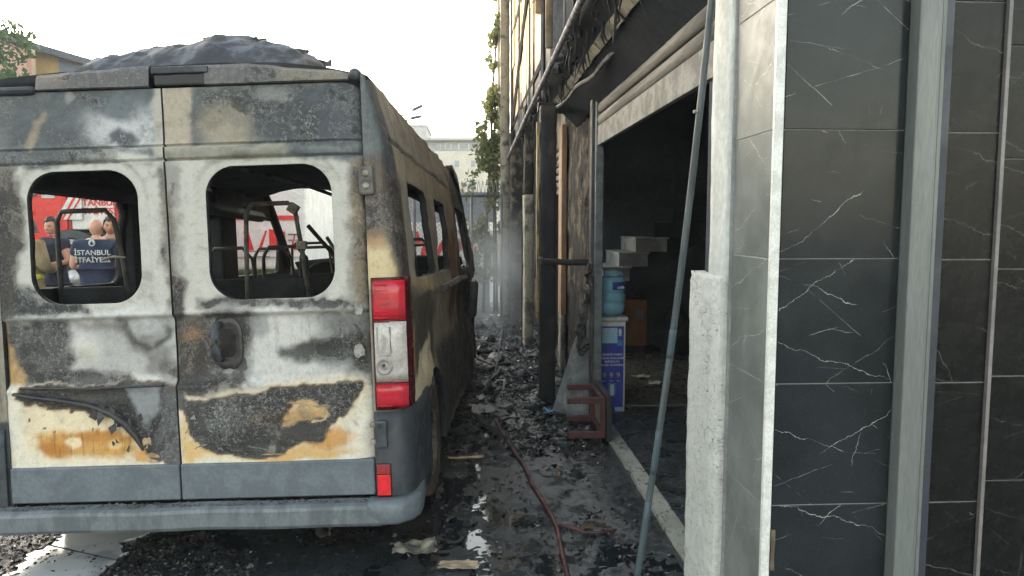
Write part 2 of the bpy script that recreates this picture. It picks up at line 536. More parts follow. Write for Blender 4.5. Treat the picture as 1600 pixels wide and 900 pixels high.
m_truck_white = M('truck_white', (.70, .70, .68), (.60, .60, .58), .35, .45, 3, bump=.03)
m_darkgrey = M('dark_grey_panel', (.06, .07, .078), (.045, .05, .056), .5)
m_rubber = M('rubber', (.018, .018, .019), (.03, .03, .03), .7)
m_chrome = M('metal_grey', (.45, .46, .47), (.35, .36, .37), .3, .45, 8, metal=.7)
m_cabglass = M('cab_glass', (.03, .05, .05), (.05, .075, .07), .06, .1, 3, bump=0)
m_galv = M('galvanised_wire', (.16, .17, .18), (.11, .115, .12), .5)
m_fac = M('cream_render', (.66, .60, .50), (.60, .54, .45), .85, .9, 1.2, bump=.1)
m_fac_g = M('grey_cladding', (.40, .41, .42), (.34, .35, .36), .7, .8, 1)
m_win = M('distant_pane', (.16, .17, .18), (.10, .11, .12), .15, .3, 2, bump=0)
m_roof = M('dark_sheet_roof', (.10, .11, .125), (.08, .085, .1), .6, .7, 2)
m_yellow = M('yellow_render', (.60, .42, .18), (.52, .36, .15), .85, .9, 2)
m_bluegrey = M('blue_grey_cladding', (.24, .28, .34), (.2, .24, .29), .7, .8, 2)
m_bark = M('bark', (.10, .075, .055), (.06, .045, .035), .9, bump=.8)
m_stone = M('tan_stone', (.36, .31, .22), (.24, .21, .155), .9, .95, 6, bump=.8, bscale=20)


def leaf_mat(name, a, b):
    m = Mat(name)
    rnd = m.noise(3.1, 3)
    c = m.mix(m.step(rnd, .35, .65), a, b)
    m.fin(Base_Color=c, Roughness=.5, Specular_IOR_Level=.3)
    tr = m.n('BsdfTranslucent', Color=c)
    mx = m.n('MixShader', Fac=.45)
    m.t.links.new(m.b.outputs[0], mx.inputs[1]); m.t.links.new(tr.outputs[0], mx.inputs[2]); m.t.links.new(mx.outputs[0], m.out.inputs[0])
    return m.m


m_leaf = leaf_mat('leaf', (.05, .10, .035), (.10, .14, .05))
m_ivy = leaf_mat('ivy_leaf', (.085, .12, .045), (.19, .19, .09))

# ================================================================== THE BURNT MINIBUS
van = thing('burnt_minibus', (-1.28, 3.27, 0), 'burnt-out white minibus with empty windows parked beside the charred shopfront', 'minibus')
van.rotation_mode = 'YXZ'
van.rotation_euler = (R(-2.2), R(-1.8), R(-3.96))


def T(u, v):                               # door template units (350 to the metre) -> door metres
    return -.693249 + .002835 * u - .000149 * v, 2.593077 - .000085 * u - .002822 * v


def lines(a, b, step, grooves):
    g = []
    for q in grooves: g += [q - .0065, q - .003, q + .003, q + .0065]
    base = [t for t in np.linspace(a, b, int(round((b - a) / step)) + 1) if all(abs(t - q) > .0085 for q in grooves)]
    return np.array(sorted(base + [q for q in g if a < q < b]))


GZ = (1.929, 1.866)


def door_depth(X, Z, wc, whx):
    d = np.zeros(X.shape)
    for g in GZ: d += .016 * np.clip(1 - (np.abs(Z - g) - .003) / .0035, 0, 1)
    d += .010 * ss(1.93, 1.945, Z)                                      # upper panel set back
    dw = sdf_rr(X, Z, wc, 1.539, whx, .293, .13)
    d += .010 * ss(.055, .035, dw)                                      # pressed window surround
    d += .022 * (ss(1.20, 1.17, Z) * ss(.855, .905, Z))                 # recessed middle panel
    d -= .010 * np.exp(-((Z - 1.185) / .012) ** 2)
    d -= .006 * np.exp(-((Z - .868) / .012) ** 2)
    d += .06 * np.clip((np.abs(X) - .70) / .2, 0, 1) ** 3
    d += .010 * (fbm(X * 3.1, Z * 3.1, 21, 3) - .5) + .005 * (fbm(X * 13, Z * 13, 22, 3) - .5)
    return d


def bump_at(X, Z, u, v, ru, rv, h):
    x0, z0 = T(u, v)
    return h * np.exp(-((X - x0) / (ru / 350)) ** 2 - ((Z - z0) / (rv / 350)) ** 2)


WIN = {'l': (-.378, .246), 'r': (.447, .278)}


def rear_door(side):
    x0, x1 = (-.762, -.004) if side == 'l' else (.004, .868)
    wc, wh = WIN[side]
    xs = lines(x0, x1, .0085, []); zs = lines(.366, 2.178, .0085, GZ)
    X, Z = np.meshgrid(xs, zs, indexing='ij')
    cv = Canvas(X, Z, (226, 220, 206), T)
    P, E = cv.poly, cv.ell
    if side == 'r':
        P([(255, 225), (600, 215), (600, 505), (255, 505)], (196, 194, 187), .03, crack=.12)
        # upper panel
        P([(255, 120), (600, 120), (600, 226), (255, 226)], (140, 142, 142), .012, crack=.25)
        P([(255, 120), (300, 120), (302, 226), (255, 226)], (176, 166, 150), .03, crack=.1)
        P([(300, 142), (395, 142), (436, 192), (418, 224), (302, 224)], (104, 108, 110), .03, crack=.8)
        E(352, 196, 44, 30, (163, 155, 140), .6, crack=.5)
        P([(402, 136), (580, 130), (580, 224), (432, 224)], (96, 103, 111), .05, crack=.15)
        E(446, 190, 52, 38, (84, 89, 95), .5, crack=.9)
        E(425, 150, 30, 12, (150, 152, 152), .6)
        P([(255, 226), (450, 226), (430, 247), (255, 247)], (150, 149, 138), .04, crack=.3)
        P([(450, 226), (600, 224), (600, 246), (440, 246)], (104, 112, 118), .05, crack=.3)
        # right edge of the surround, flaking
        P([(540, 250), (600, 250), (600, 480), (556, 476), (548, 380)], (168, 150, 126), .05, crack=1., grime=.3)
        P([(564, 240), (600, 240), (600, 480), (572, 480)], (84, 82, 80), .03, crack=.8)
        P([(262, 300), (272, 300), (274, 480), (262, 480)], (150, 142, 132), .03, crack=.8)
        P([(262, 428), (284, 432), (288, 496), (262, 496)], (84, 66, 66), .03, crack=.7)
        P([(318, 468), (540, 466), (560, 478), (320, 482)], (72, 72, 74), .018, crack=.8)
        P([(285, 476), (590, 470), (590, 486), (290, 492)], (200, 199, 195), .03, .85, crack=.2)
        # middle panel
        P([(262, 490), (600, 484), (600, 600), (262, 604)], (158, 158, 157), .02, crack=.15, grime=.3)
        E(436, 535, 62, 66, (208, 207, 204), .9)
        E(390, 510, 30, 22, (160, 160, 160), .8)
        P([(500, 492), (585, 488), (582, 540), (520, 530)], (138, 138, 138), .06, crack=.4)
        P([(436, 548), (470, 530), (562, 524), (566, 562), (440, 560)], (92, 92, 92), .035, crack=.75)
        P([(535, 520), (572, 515), (572, 590), (548, 580)], (70, 66, 62), .04, crack=.7)
        P([(262, 496), (318, 494), (326, 600), (262, 604)], (104, 92, 82), .05, crack=.35, grime=.6)
        E(292, 522, 14, 10, (168, 130, 92), .8)
        E(354, 538, 36, 52, (62, 60, 60), .5)
        P([(270, 588), (380, 584), (372, 606), (290, 610)], (58, 56, 56), .03, crack=.6)
        E(425, 580, 90, 9, (206, 206, 204), .9)
        P([(300, 606), (575, 576), (575, 594), (340, 622), (298, 622)], (196, 196, 194), .03, crack=.2)
        # scorched halo, then the charred patch with its curved lower edge
        blob = [(286, 622), (345, 616), (470, 604), (563, 594), (566, 606), (552, 634), (530, 652), (512, 668), (500, 690), (462, 700), (440, 708), (388, 714), (334, 708), (308, 690), (292, 655)]
        P(blob, (226, 206, 166), .08, .8, grow=.022)
        P([(286, 640), (300, 690), (340, 712), (300, 724), (284, 724)], (222, 186, 128), .05)
        E(505, 688, 46, 16, (208, 158, 96), .9, grime=.5)
        E(470, 712, 80, 6, (216, 178, 122), .9)
        P(blob, (140, 98, 64), .010, grow=.006)
        P(blob, (84, 83, 84), .012, crack=.75, grow=.002)
        P([(540, 600), (566, 594), (566, 612), (548, 640), (520, 652), (535, 625)], (52, 46, 44), .02)
        E(350, 655, 42, 30, (112, 112, 112), .8, crack=1.)
        E(420, 625, 50, 14, (66, 64, 66), .7, crack=.7)
        P([(392, 648), (440, 630), (470, 628), (446, 664), (400, 668)], (96, 74, 56), .02)
        P([(446, 652), (462, 630), (486, 626), (510, 640), (512, 652), (480, 662), (446, 668)], (206, 170, 120), .012)
        P([(430, 672), (508, 664), (516, 676), (480, 694), (430, 700)], (104, 98, 94), .014, crack=.4)
        for q in ((346, 700, 10, 6), (386, 697, 12, 9), (415, 684, 14, 6), (452, 690, 10, 5), (372, 680, 8, 5)): E(*q, (40, 38, 38), .3)
        for q in ((404, 700, 12, 4), (428, 698, 10, 5), (440, 678, 6, 4)): E(*q, (170, 168, 164), .5)
        P([(256, 600), (288, 604), (292, 640), (262, 640)], (92, 90, 90), .02)
        P([(582, 470), (600, 470), (600, 560), (584, 560)], (196, 160, 112), .02)
        E(588, 540, 16, 30, (120, 96, 74), .8)
        So = cv.soot
        So([(240, 100), (620, 100), (620, 740), (240, 740)], .14)
        So([(300, 120), (600, 120), (600, 226), (300, 226)], .34, .08)
        So([(420, 120), (600, 120), (600, 226), (440, 226)], .40, .08)
        So([(300, 126), (400, 126), (430, 190), (330, 170)], .46, .05)
        So([(255, 228), (600, 224), (600, 247), (255, 250)], .30, .03)
        So([(255, 250), (286, 250), (292, 500), (255, 500)], .40, .05)
        So([(536, 244), (610, 244), (610, 490), (545, 480)], .46, .06)
        So([(562, 240), (610, 240), (610, 480), (572, 480)], .62, .04)
        So([(262, 420), (290, 428), (290, 500), (262, 500)], .58, .04)
        So([(310, 464), (545, 463), (560, 480), (310, 482)], .58, .03)
        So([(262, 498), (330, 494), (330, 604), (262, 604)], .44, .06)
        So([(314, 486), (392, 486), (394, 592), (314, 596)], .52, .06)
        So([(436, 538), (575, 520), (575, 566), (438, 562)], .56, .05)
        So([(520, 490), (580, 488), (580, 590), (540, 590)], .42, .06)
        So([(268, 584), (384, 582), (378, 606), (280, 612)], .62, .03)
        So([(400, 492), (520, 488), (500, 540), (410, 600)], .16, .08)
        So(blob, .47, .03)
        So([(330, 616), (470, 604), (566, 594), (556, 640), (500, 640), (400, 640)], .58, .05)
        So([(330, 676), (440, 670), (520, 660), (500, 694), (390, 712), (320, 705)], .58, .04)
        So([(446, 652), (462, 630), (486, 626), (510, 640), (512, 652), (480, 662), (446, 668)], .14, .02)
        So([(570, 600), (600, 600), (600, 720), (500, 720), (530, 700), (566, 650)], .03, .04)
        So([(284, 706), (330, 712), (420, 720), (284, 726)], .05, .03)
        door_d = lambda X, Z: -bump_at(X, Z, 470, 640, 40, 14, .018) - bump_at(X, Z, 360, 665, 50, 25, .012) + bump_at(X, Z, 505, 550, 40, 16, .02)
    else:
        P([(0, 235), (275, 225), (275, 505), (-20, 510)], (198, 196, 190), .03, crack=.12)
        P([(-20, 130), (275, 120), (275, 240), (-20, 262)], (104, 111, 116), .015, crack=.2)
        P([(-20, 130), (30, 130), (20, 240), (-20, 245)], (118, 122, 125), .05)
        E(196, 205, 62, 36, (196, 199, 203), .8, crack=1.)
        E(185, 165, 34, 22, (110, 118, 124), .7, crack=.5)
        E(190, 215, 20, 14, (92, 98, 104), .6, crack=.9)
        P([(36, 232), (60, 188), (74, 176), (74, 186), (50, 234)], (172, 160, 142), .02)
        E(110, 150, 10, 12, (170, 172, 172), .7)
        P([(238, 130), (270, 130), (270, 236), (240, 238)], (184, 180, 170), .03, crack=.15)
        P([(-20, 248), (240, 232), (240, 254), (-20, 262)], (122, 130, 134), .03, crack=.8)
        E(190, 246, 55, 7, (205, 205, 200), .8, crack=.5)
        P([(-20, 262), (28, 262), (34, 380), (28, 470), (-20, 500)], (122, 114, 104), .045, crack=1., grime=.3)
        P([(-20, 300), (12, 300), (16, 470), (-20, 490)], (70, 62, 60), .03, crack=.8)
        P([(20, 446), (60, 466), (120, 472), (118, 490), (24, 492)], (80, 84, 84), .03, crack=1.)
        P([(250, 262), (268, 262), (270, 480), (262, 490)], (160, 152, 140), .03, crack=.8)
        P([(0, 488), (275, 478), (275, 492), (0, 502)], (206, 206, 204), .03, .9)
        P([(-20, 502), (275, 494), (280, 600), (-20, 606)], (182, 182, 182), .02, crack=.1)
        P([(-10, 502), (96, 500), (112, 560), (98, 592), (30, 600), (6, 580)], (108, 106, 108), .05, crack=.65)
        P([(-20, 500), (4, 500), (18, 560), (40, 596), (24, 606), (-20, 606)], (206, 170, 120), .04)
        E(130, 545, 24, 28, (206, 204, 198), .9)
        P([(180, 508), (196, 506), (214, 532), (236, 534), (250, 520), (254, 505), (262, 512), (254, 536), (232, 548), (208, 542)], (112, 110, 108), .03)
        P([(110, 500), (175, 500), (190, 520), (170, 516), (130, 508)], (140, 138, 134), .05)
        P([(230, 545), (266, 540), (270, 580), (225, 585)], (140, 138, 136), .05, crack=.4)
        P([(30, 582), (120, 580), (200, 592), (200, 604), (30, 606)], (88, 88, 90), .03, crack=.8)
        P([(105, 588), (275, 584), (275, 600), (110, 602)], (208, 207, 204), .02, .9)
        # lower skin : white to cream with rust
        P([(-20, 604), (300, 600), (300, 740), (-20, 740)], (224, 217, 203), .02, crack=0.)
        P([(30, 620), (230, 640), (235, 724), (40, 716)], (230, 214, 182), .10, .9)
        P([(58, 676), (212, 672), (214, 708), (190, 716), (64, 710)], (208, 160, 92), .04, grime=.7)
        E(80, 700, 26, 10, (186, 128, 62), .9); E(150, 682, 50, 7, (192, 136, 70), .9)
        E(111, 692, 11, 9, (236, 214, 178), .5); E(181, 694, 14, 7, (230, 196, 140), .6)
        E(240, 712, 30, 12, (208, 160, 98), .8)
        for q in ((66, 648, 3, 3), (44, 652, 2, 4), (70, 668, 2, 2), (88, 676, 2, 2), (110, 642, 2, 2), (75, 634, 6, 2), (140, 670, 2, 2)): E(*q, (66, 44, 30), .5)
        dark = [(24, 608), (150, 603), (262, 598), (290, 600), (292, 726), (246, 726), (222, 690), (206, 668), (180, 656), (140, 644), (24, 624)]
        P(dark, (150, 108, 66), .014, grow=.005)
        P(dark, (60, 60, 62), .01, crack=.5)
        P([(196, 606), (252, 602), (250, 640), (232, 664), (205, 632)], (150, 153, 158), .03, crack=.4)
        P([(256, 600), (292, 600), (292, 726), (248, 726), (238, 690), (254, 664)], (112, 113, 116), .02, crack=.7)
        P([(60, 612), (190, 612), (205, 632), (70, 620)], (48, 48, 48), .02, crack=.7)
        E(150, 622, 40, 4, (130, 130, 130), .8, crack=.5)
        So = cv.soot
        So([(-30, 100), (290, 100), (290, 740), (-30, 740)], .15)
        So([(-30, 120), (240, 120), (235, 240), (-30, 262)], .34, .08)
        So([(130, 160), (250, 150), (250, 232), (130, 236)], .24, .06)
        So([(-30, 246), (180, 236), (180, 256), (-30, 264)], .46, .04)
        So([(-30, 262), (28, 262), (34, 380), (26, 490), (-30, 500)], .52, .05)
        So([(-30, 300), (14, 300), (18, 490), (-30, 500)], .66, .04)
        So([(18, 440), (130, 470), (150, 486), (18, 494)], .60, .04)
        So([(252, 262), (272, 262), (276, 490), (258, 492)], .40, .04)
        So([(-10, 498), (104, 498), (118, 560), (100, 594), (10, 596)], .50, .05)
        So([(150, 500), (262, 500), (262, 560), (160, 560)], .22, .05)
        So([(175, 504), (262, 500), (258, 545), (205, 550)], .34, .04)
        So([(24, 580), (200, 584), (210, 600), (24, 606)], .62, .03)
        So([(250, 560), (284, 560), (284, 604), (250, 604)], .48, .04)
        So([(20, 604), (300, 600), (300, 740), (20, 740)], .04, .02)
        So(dark, .60, .02)
        So([(196, 606), (252, 602), (250, 640), (232, 664), (205, 632)], .26, .03)
        So([(256, 600), (292, 600), (292, 726), (248, 726), (238, 690), (254, 664)], .42, .03)
        So([(-30, 500), (6, 500), (20, 560), (42, 600), (-30, 610)], .22, .04)
        door_d = lambda X, Z: -bump_at(X, Z, 225, 520, 22, 16, .022) - bump_at(X, Z, 128, 540, 16, 18, .02) - bump_at(X, Z, 150, 600, 60, 6, .01) + bump_at(X, Z, 110, 692, 9, 7, .008)
    hole = lambda a, b: sdf_rr(a, b, wc, 1.539, wh, .293, .13)
    A, B, keep = snap_cut(X, Z, [hole])
    D = door_depth(A, B, wc, wh) + door_d(A, B)
    o = grid_obj('rear_door', np.stack([A, D, B], -1), [m_paint, m_inside], van, keep, cv)
    solid(o, .035, 1, -1)
    return o


door_l = rear_door('l')
door_r = rear_door('r')
door_l['label'] = 'left rear door, rust-stained with a melted trim strip'
door_r['label'] = 'right rear door with black handle and curved charred patch'

# grey plastic lower cladding of each door
for d, xa, xb in ((door_l, -.762, -.004), (door_r, .004, .868)):
    b = MB().box((xa, -.016, .362), (xb, .03, .522), 0, .006)
    bevel(b.build('lower_cladding', m_plastic, d), .004)

# rubber-lipped window edge remains and the handle
h = MB()
hx, hz = T(354, 535)
for k in range(2): h.lathe([(.001, 0), (.05 - .012 * k, 0), (.064 - .012 * k, -.008 + .016 * k), (.070 - .022 * k, .004 + .012 * k), (.07 - .022 * k, .03)], (0, 0, 0), 'y', 28)
sq = lambda a, b: (a * (1 + .32 * abs(a * b) / (a * a + b * b + 1e-9) * 1.), b * (1 + .32 * abs(a * b) / (a * a + b * b + 1e-9)))
hv = [(hx + sq(x, z)[0] * .94, .018 + y, hz + sq(x, z)[1] * 1.62) for x, y, z in h.v]
hs_ = MB().add(hv, h.f).build('door_handle', m_melt, door_r, True)
g = MB().tube([(hx - .028, .012, hz + .085), (hx - .030, -.030, hz + .075), (hx - .031, -.044, hz + .03), (hx - .031, -.044, hz - .02), (hx - .028, -.03, hz - .06), (hx - .024, .008, hz - .068)], [.013, .015, .016, .016, .015, .013], 10, 0, True, 1.25)
g.build('door_handle_grip', m_plastic_dk, door_r, True)
# melted trim hanging off the left door
tr = MB()
pts = [(22, 615), (60, 619), (105, 626), (145, 634), (178, 644), (200, 660), (214, 684), (224, 704)]
p3 = [(T(*p)[0], -.012 - .012 * math.sin(i * 1.7), T(*p)[1]) for i, p in enumerate(pts)]
tr.tube(p3, [.014, .018, .02, .022, .026, .03, .024, .008], 8, 0, True, .55)
tr.tube([(T(30, 606)[0], -.006, T(30, 606)[1]), (T(140, 606)[0], -.012, T(140, 606)[1]), (T(256, 600)[0], -.006, T(256, 600)[1])], .006, 8)
for k in range(16):
    u, v = U(150, 235), U(626, 700)
    x, z = T(u, v); a = U(0, 6.3); r_ = U(.008, .022)
    tr.add([(x + r_ * math.cos(a + q) * U(.6, 1.2), -.012 - U(0, .03), z + 1.4 * r_ * math.sin(a + q)) for q in (0, 1.6, 3.1, 4.7)], [(0, 1, 2), (0, 2, 3)])
tr.build('melted_trim', m_melt, door_l, False)


def flake(u, v, w, h_, curl, mat, parent, lift=.010):
    """a thin ragged sheet of blistered paint, one edge lifting"""
    mb = MB(); n = 18; x, z = T(u, v); ph = U(-.3, .3); k0 = U(0, 9)
    ring = []
    for i in range(n):
        a = 2 * math.pi * i / n
        r_ = .62 + .75 * float(fbm(math.cos(a) * 1.7 + k0, math.sin(a) * 1.7 + k0, 141, 4))
        ring.append((.5 * r_ * math.cos(a) * w / 350, .5 * r_ * math.sin(a) * h_ / 350))
    for sc in (0, .55, 1.):
        for px, pz in (ring if sc else [(0, 0)]):
            xx, zz = px * sc, pz * sc
            up = max(0, zz / (h_ / 350) + .1)
            mb.v.append((x + xx * math.cos(ph) - zz * math.sin(ph), .012 - lift - curl * up * up * .8 - .003 * random.random(), z + xx * math.sin(ph) + zz * math.cos(ph)))
    for i in range(n):
        j = (i + 1) % n
        mb.f += [(0, 1 + i, 1 + j), (1 + i, 1 + n + i, 1 + n + j, 1 + j)]; mb.m += [0, 0]
    return solid(mb.build('paint_flake', mat, parent, False), .001, 0)


m_fl_tan = M('tan_paint_flake', (.50, .38, .24), (.30, .20, .12), .6, .7, 26, bump=.4)
m_fl_ash = M('ash_paint_flake', (.34, .33, .31), (.16, .155, .15), .7, .8, 24, bump=.5)
for q in ((478, 644, 76, 30, .04), (506, 638, 30, 14, .05), (462, 660, 44, 14, .03), (432, 714, 52, 12, .03), (292, 690, 12, 40, .02)): flake(*q, m_fl_tan, door_r)
for q in ((318, 702, 34, 14, .03), (404, 704, 40, 10, .03), (300, 668, 10, 40, .03)): flake(*q, m_fl_ash, door_r)
for q in ((230, 694, 16, 24, .04), (238, 716, 20, 16, .03)): flake(*q, m_fl_tan, door_l)
for q in ((560, 480, 14, 20, .03), (562, 545, 18, 22, .03)): flake(*q, m_fl_ash, door_r)

# ------------------------------------------------ body skin: corner post + side, and its mirror
def kz(z):
    return np.interp(z, [0, .3, 1.3, 1.5, 1.8, 1.95, 2.1, 2.21], [1, 1, 1, .93, .72, .60, .34, .16])


def xplan(y):
    return np.interp(y, [0, .002, .012, .04, .09, .18, 4.6, 5.0, 5.25, 5.42], [.872, .90, .965, 1.005, 1.022, 1.03, 1.03, .99, .88, .70])


def ztop(y):
    return np.interp(y, [0, 3.7, 4.05, 4.75, 5.2, 5.42], [2.21, 2.17, 1.97, 1.36, 1.12, .95])


def skin(mirror):
    ys = np.r_[0, .0012, .0025, .006, .010, .016, .024, .034, .048, .066, .09, .12, .15, .18]
    long = lines(.195, 5.40, .022, (1.36, 2.82))
    # extra columns across the rear-facing strip of the corner
    col = [(x, 0.) for x in np.linspace(.872, .93, 8)] + [(x, y) for x, y in ((.945, .004), (.96, .009), (.975, .016), (.99, .027), (1.002, .042), (1.012, .06), (1.019, .085), (1.025, .115), (1.029, .15))]
    col += [(float(xplan(max(y, .18))), y) for y in long]
    cx = np.array([c[0] for c in col]); cy = np.array([c[1] for c in col])
    zt = lines(.26, 2.21, .016, (1.935,))
    t = (zt - .26) / 1.95
    Y = np.repeat(cy[:, None], len(zt), 1)
    Zt = .26 + t[None, :] * (ztop(cy)[:, None] - .26)
    Z = np.where(cy[:, None] < 3.7, np.minimum(zt[None, :], 99) * 1.0 + (ztop(cy)[:, None] - 2.21) * t[None, :], Zt)
    S = np.where(Y <= .15, (cx[:, None] - 1.03), Y)          # running coordinate: negative on the rear-facing strip
    cv = Canvas(S, Z, (164, 156, 142), None, .035)
    P, E = cv.poly, cv.ell
    # side colours (metres along the side, height)
    cv.w[..., 1] = .8
    cv.w[..., 2] = .27
    P([(.0, 1.95), (4.2, 1.95), (4.2, 2.3), (.0, 2.3)], (158, 152, 142), .03, crack=.05, grime=.7)
    P([(.0, 1.78), (3.4, 1.75), (3.4, 1.93), (.0, 1.93)], (172, 162, 142), .03, crack=.1, grime=.6)
    P([(.2, 1.2), (1.2, 1.2), (1.2, 1.3), (.2, 1.3)], (190, 170, 134), .03, grime=.6)
    P([(.9, .8), (2.9, .8), (2.9, 1.25), (.9, 1.25)], (182, 170, 150), .08, crack=.4, grime=1)
    P([(1.1, .3), (3.5, .3), (3.5, .8), (1.2, .86)], (92, 84, 76), .12, crack=.4, grime=1)
    P([(2.0, .9), (2.7, 1.0), (2.7, 1.6), (2.0, 1.6)], (132, 92, 62), .1, grime=.6)
    P([(2.82, .2), (5.4, .2), (5.4, 2.1), (2.82, 2.1)], (78, 77, 75), .08, crack=.5, grime=.9)
    P([(3.0, .2), (5.4, .2), (5.4, .9), (3.2, .9)], (52, 50, 48), .1, crack=.3)
    P([(.15, .9), (1.1, .8), (1.2, 1.1), (.7, 1.24), (.15, 1.24)], (110, 98, 82), .08, crack=.6, grime=1)
    P([(.16, .88), (.9, .83), (1.05, 1.1), (.55, 1.16), (.3, 1.02)], (104, 96, 86), .06, crack=.4)
    P([(.05, .62), (1.06, .62), (1.06, .72), (.95, .98), (.35, .86), (.05, .80)], (222, 208, 178), .02, crack=.1, grime=.2)
    P([(.10, .84), (.24, .9), (.26, 1.06), (.16, 1.1)], (206, 160, 96), .04)
    P([(.0, .1), (1.6, .1), (1.55, .60), (1.2, .69), (.2, .70), (.0, .72)], (62, 68, 74), .012, crack=0, grime=.2)
    # rear-facing corner strip: blue-grey above, soot, then a cream scorched patch over the lamp
    P([(-.2, 1.3), (.03, 1.3), (.03, 2.3), (-.2, 2.3)], (124, 130, 134), .01, crack=.2, grime=.5)
    P([(-.2, 1.60), (.02, 1.60), (.02, 1.86), (-.2, 1.86)], (116, 104, 94), .06, crack=.5, grime=.8)
    P([(-.2, 1.50), (.02, 1.50), (.02, 1.62), (-.2, 1.62)], (128, 118, 110), .05, crack=.7)
    P([(-.2, 1.28), (-.03, 1.28), (-.02, 1.42), (-.06, 1.52), (-.2, 1.50)], (212, 194, 156), .05, crack=.1, grime=.2)
    P([(-.2, 1.47), (-.05, 1.46), (-.05, 1.52), (-.2, 1.52)], (150, 112, 78), .05, .7)
    P([(-.045, 1.2), (.16, 1.2), (.20, 1.75), (.12, 2.0), (-.03, 2.0), (-.03, 1.5)], (78, 66, 60), .05, crack=.4, grime=1)
    P([(-.03, 1.75), (.1, 1.75), (.1, 2.2), (-.03, 2.2)], (96, 102, 108), .05)
    P([(-.2, .2), (.03, .2), (.03, .74), (-.2, .74)], (62, 68, 74), .01)
    So = cv.soot
    So([(.0, 1.94), (3.6, 1.94), (3.6, 2.3), (.0, 2.3)], .24, .05)
    So([(.2, 1.76), (3.3, 1.74), (3.3, 1.92), (.2, 1.92)], .22, .05)
    So([(.18, .94), (1.2, .96), (1.3, 1.22), (.18, 1.26)], .40, .1)
    So([(1.1, .3), (5.4, .3), (5.4, .86), (1.2, .86)], .52, .1)
    So([(1.0, .9), (2.8, .9), (2.8, 1.16), (1.0, 1.16)], .30, .1)
    So([(2.8, .8), (5.4, .8), (5.4, 2.1), (2.8, 2.1)], .46, .1)
    So([(.05, .62), (1.06, .62), (1.06, .72), (.95, .98), (.35, .86), (.05, .80)], .06, .03)
    So([(.0, .1), (1.6, .1), (1.55, .60), (1.2, .69), (.2, .70), (.0, .72)], .05, .02)
    So([(-.2, 1.6), (.02, 1.6), (.02, 2.3), (-.2, 2.3)], .34, .04)
    So([(-.2, 1.5), (.03, 1.5), (.03, 1.70), (-.2, 1.70)], .46, .04)
    So([(-.2, 1.28), (-.03, 1.28), (-.06, 1.50), (-.2, 1.48)], .08, .04)
    So([(-.045, 1.2), (.16, 1.2), (.20, 1.75), (.12, 2.0), (-.03, 2.0), (-.03, 1.5)], .50, .05)
    holes = []
    def para(y0b, y1b, y0t, y1t, z0, z1, r):
        return lambda a, b: sdf_rr(a - ((b - z0) / (z1 - z0)) * (y0t - y0b), b, (y0b + y1b) / 2, (z0 + z1) / 2, (y1b - y0b) / 2, (z1 - z0) / 2, r)
    if not mirror:
        holes += [para(.37, 1.14, .42, 1.28, 1.305, 1.782, .06), para(1.34, 2.02, 1.52, 2.36, 1.305, 1.775, .06), para(3.0, 4.25, 2.98, 3.72, 1.28, 1.80, .07)]
    else:
        holes += [para(.22, 1.42, .22, 1.42, 1.30, 1.80, .09), para(1.66, 2.78, 1.66, 2.78, 1.30, 1.78, .09), para(3.06, 4.45, 3.06, 3.80, 1.27, 1.79, .09)]
    holes += [lambda a, b: np.hypot(a - 1.015, (b - .36) * 1.0) - .40, lambda a, b: np.hypot(a - 4.465, b - .46) - .40]
    A, B, keep = snap_cut(S, Z, holes)
    Yc = np.where(Y <= .15, Y, A)
    Xc = .872 + (np.repeat(cx[:, None], len(zt), 1) - .872) * kz(B)
    dent = .040 * (fbm(Yc * 3.2, B * 3.2, 31, 4) - .5) + .018 * (fbm(Yc * 11, B * 11, 33, 3) - .5)
    Xc = Xc + dent * ss(.2, .5, Yc)
    Xc = Xc + .012 * np.exp(-((B - 1.22) / .03) ** 2) * ss(.2, .4, Yc)            # waistline crease
    Xc = Xc - .02 * ss(1.18, 1.05, B) * ss(.72, .9, B) * ss(.2, .6, Yc)
    for g in (1.36, 2.82): Xc = Xc - .016 * np.clip(1 - (np.abs(Yc - g) - .003) / .0035, 0, 1) * (B < 1.93)
    Xc = Xc - .016 * np.clip(1 - (np.abs(B - 1.935) - .003) / .006, 0, 1) * ss(.10, .2, Yc)
    if mirror: Xc = -Xc - .0
    P3 = np.stack([Xc, Yc, B], -1)
    if mirror:
        # the off side is set a little further in at the back, where the narrower door ends
        P3[..., 0] = np.where(P3[..., 1] < .2, P3[..., 0] + (.108 * np.clip((1.03 + P3[..., 0]) / .158, 0, 1)), P3[..., 0])
    o = grid_obj('side_panel', P3, [m_paint, m_inside], van, keep, cv, True, flip=mirror)
    solid(o, .04, 1, -1)
    return o


side_r = skin(False)
side_l = skin(True)

# roof skin, buckled, in two runs so that the edges meet the sides
xs = np.linspace(-1, 1, 61); ys = np.linspace(.02, 3.72, 80)
XX, YY = np.meshgrid(xs, ys, indexing='ij')
edge = .872 + .158 * .16
ZZ = ztop(YY) - .004 + .075 * (1 - np.abs(XX) ** 3.2) + .03 * (fbm(XX * 2.5, YY * 2.5, 41, 3) - .5) * (1 - np.abs(XX) ** 4)
cvr = Canvas(XX, YY, (142, 138, 130), None, .05)
cvr.ell(0, 1.5, .8, 1.3, (70, 68, 66), .8, crack=.5)
cvr.w[..., 1] = .5; cvr.w[..., 2] = .3
roof = grid_obj('roof', np.stack([XX * (edge + .002), YY, ZZ], -1), [m_paint, m_inside], van, None, cvr)
solid(roof, .05, 1, -1)
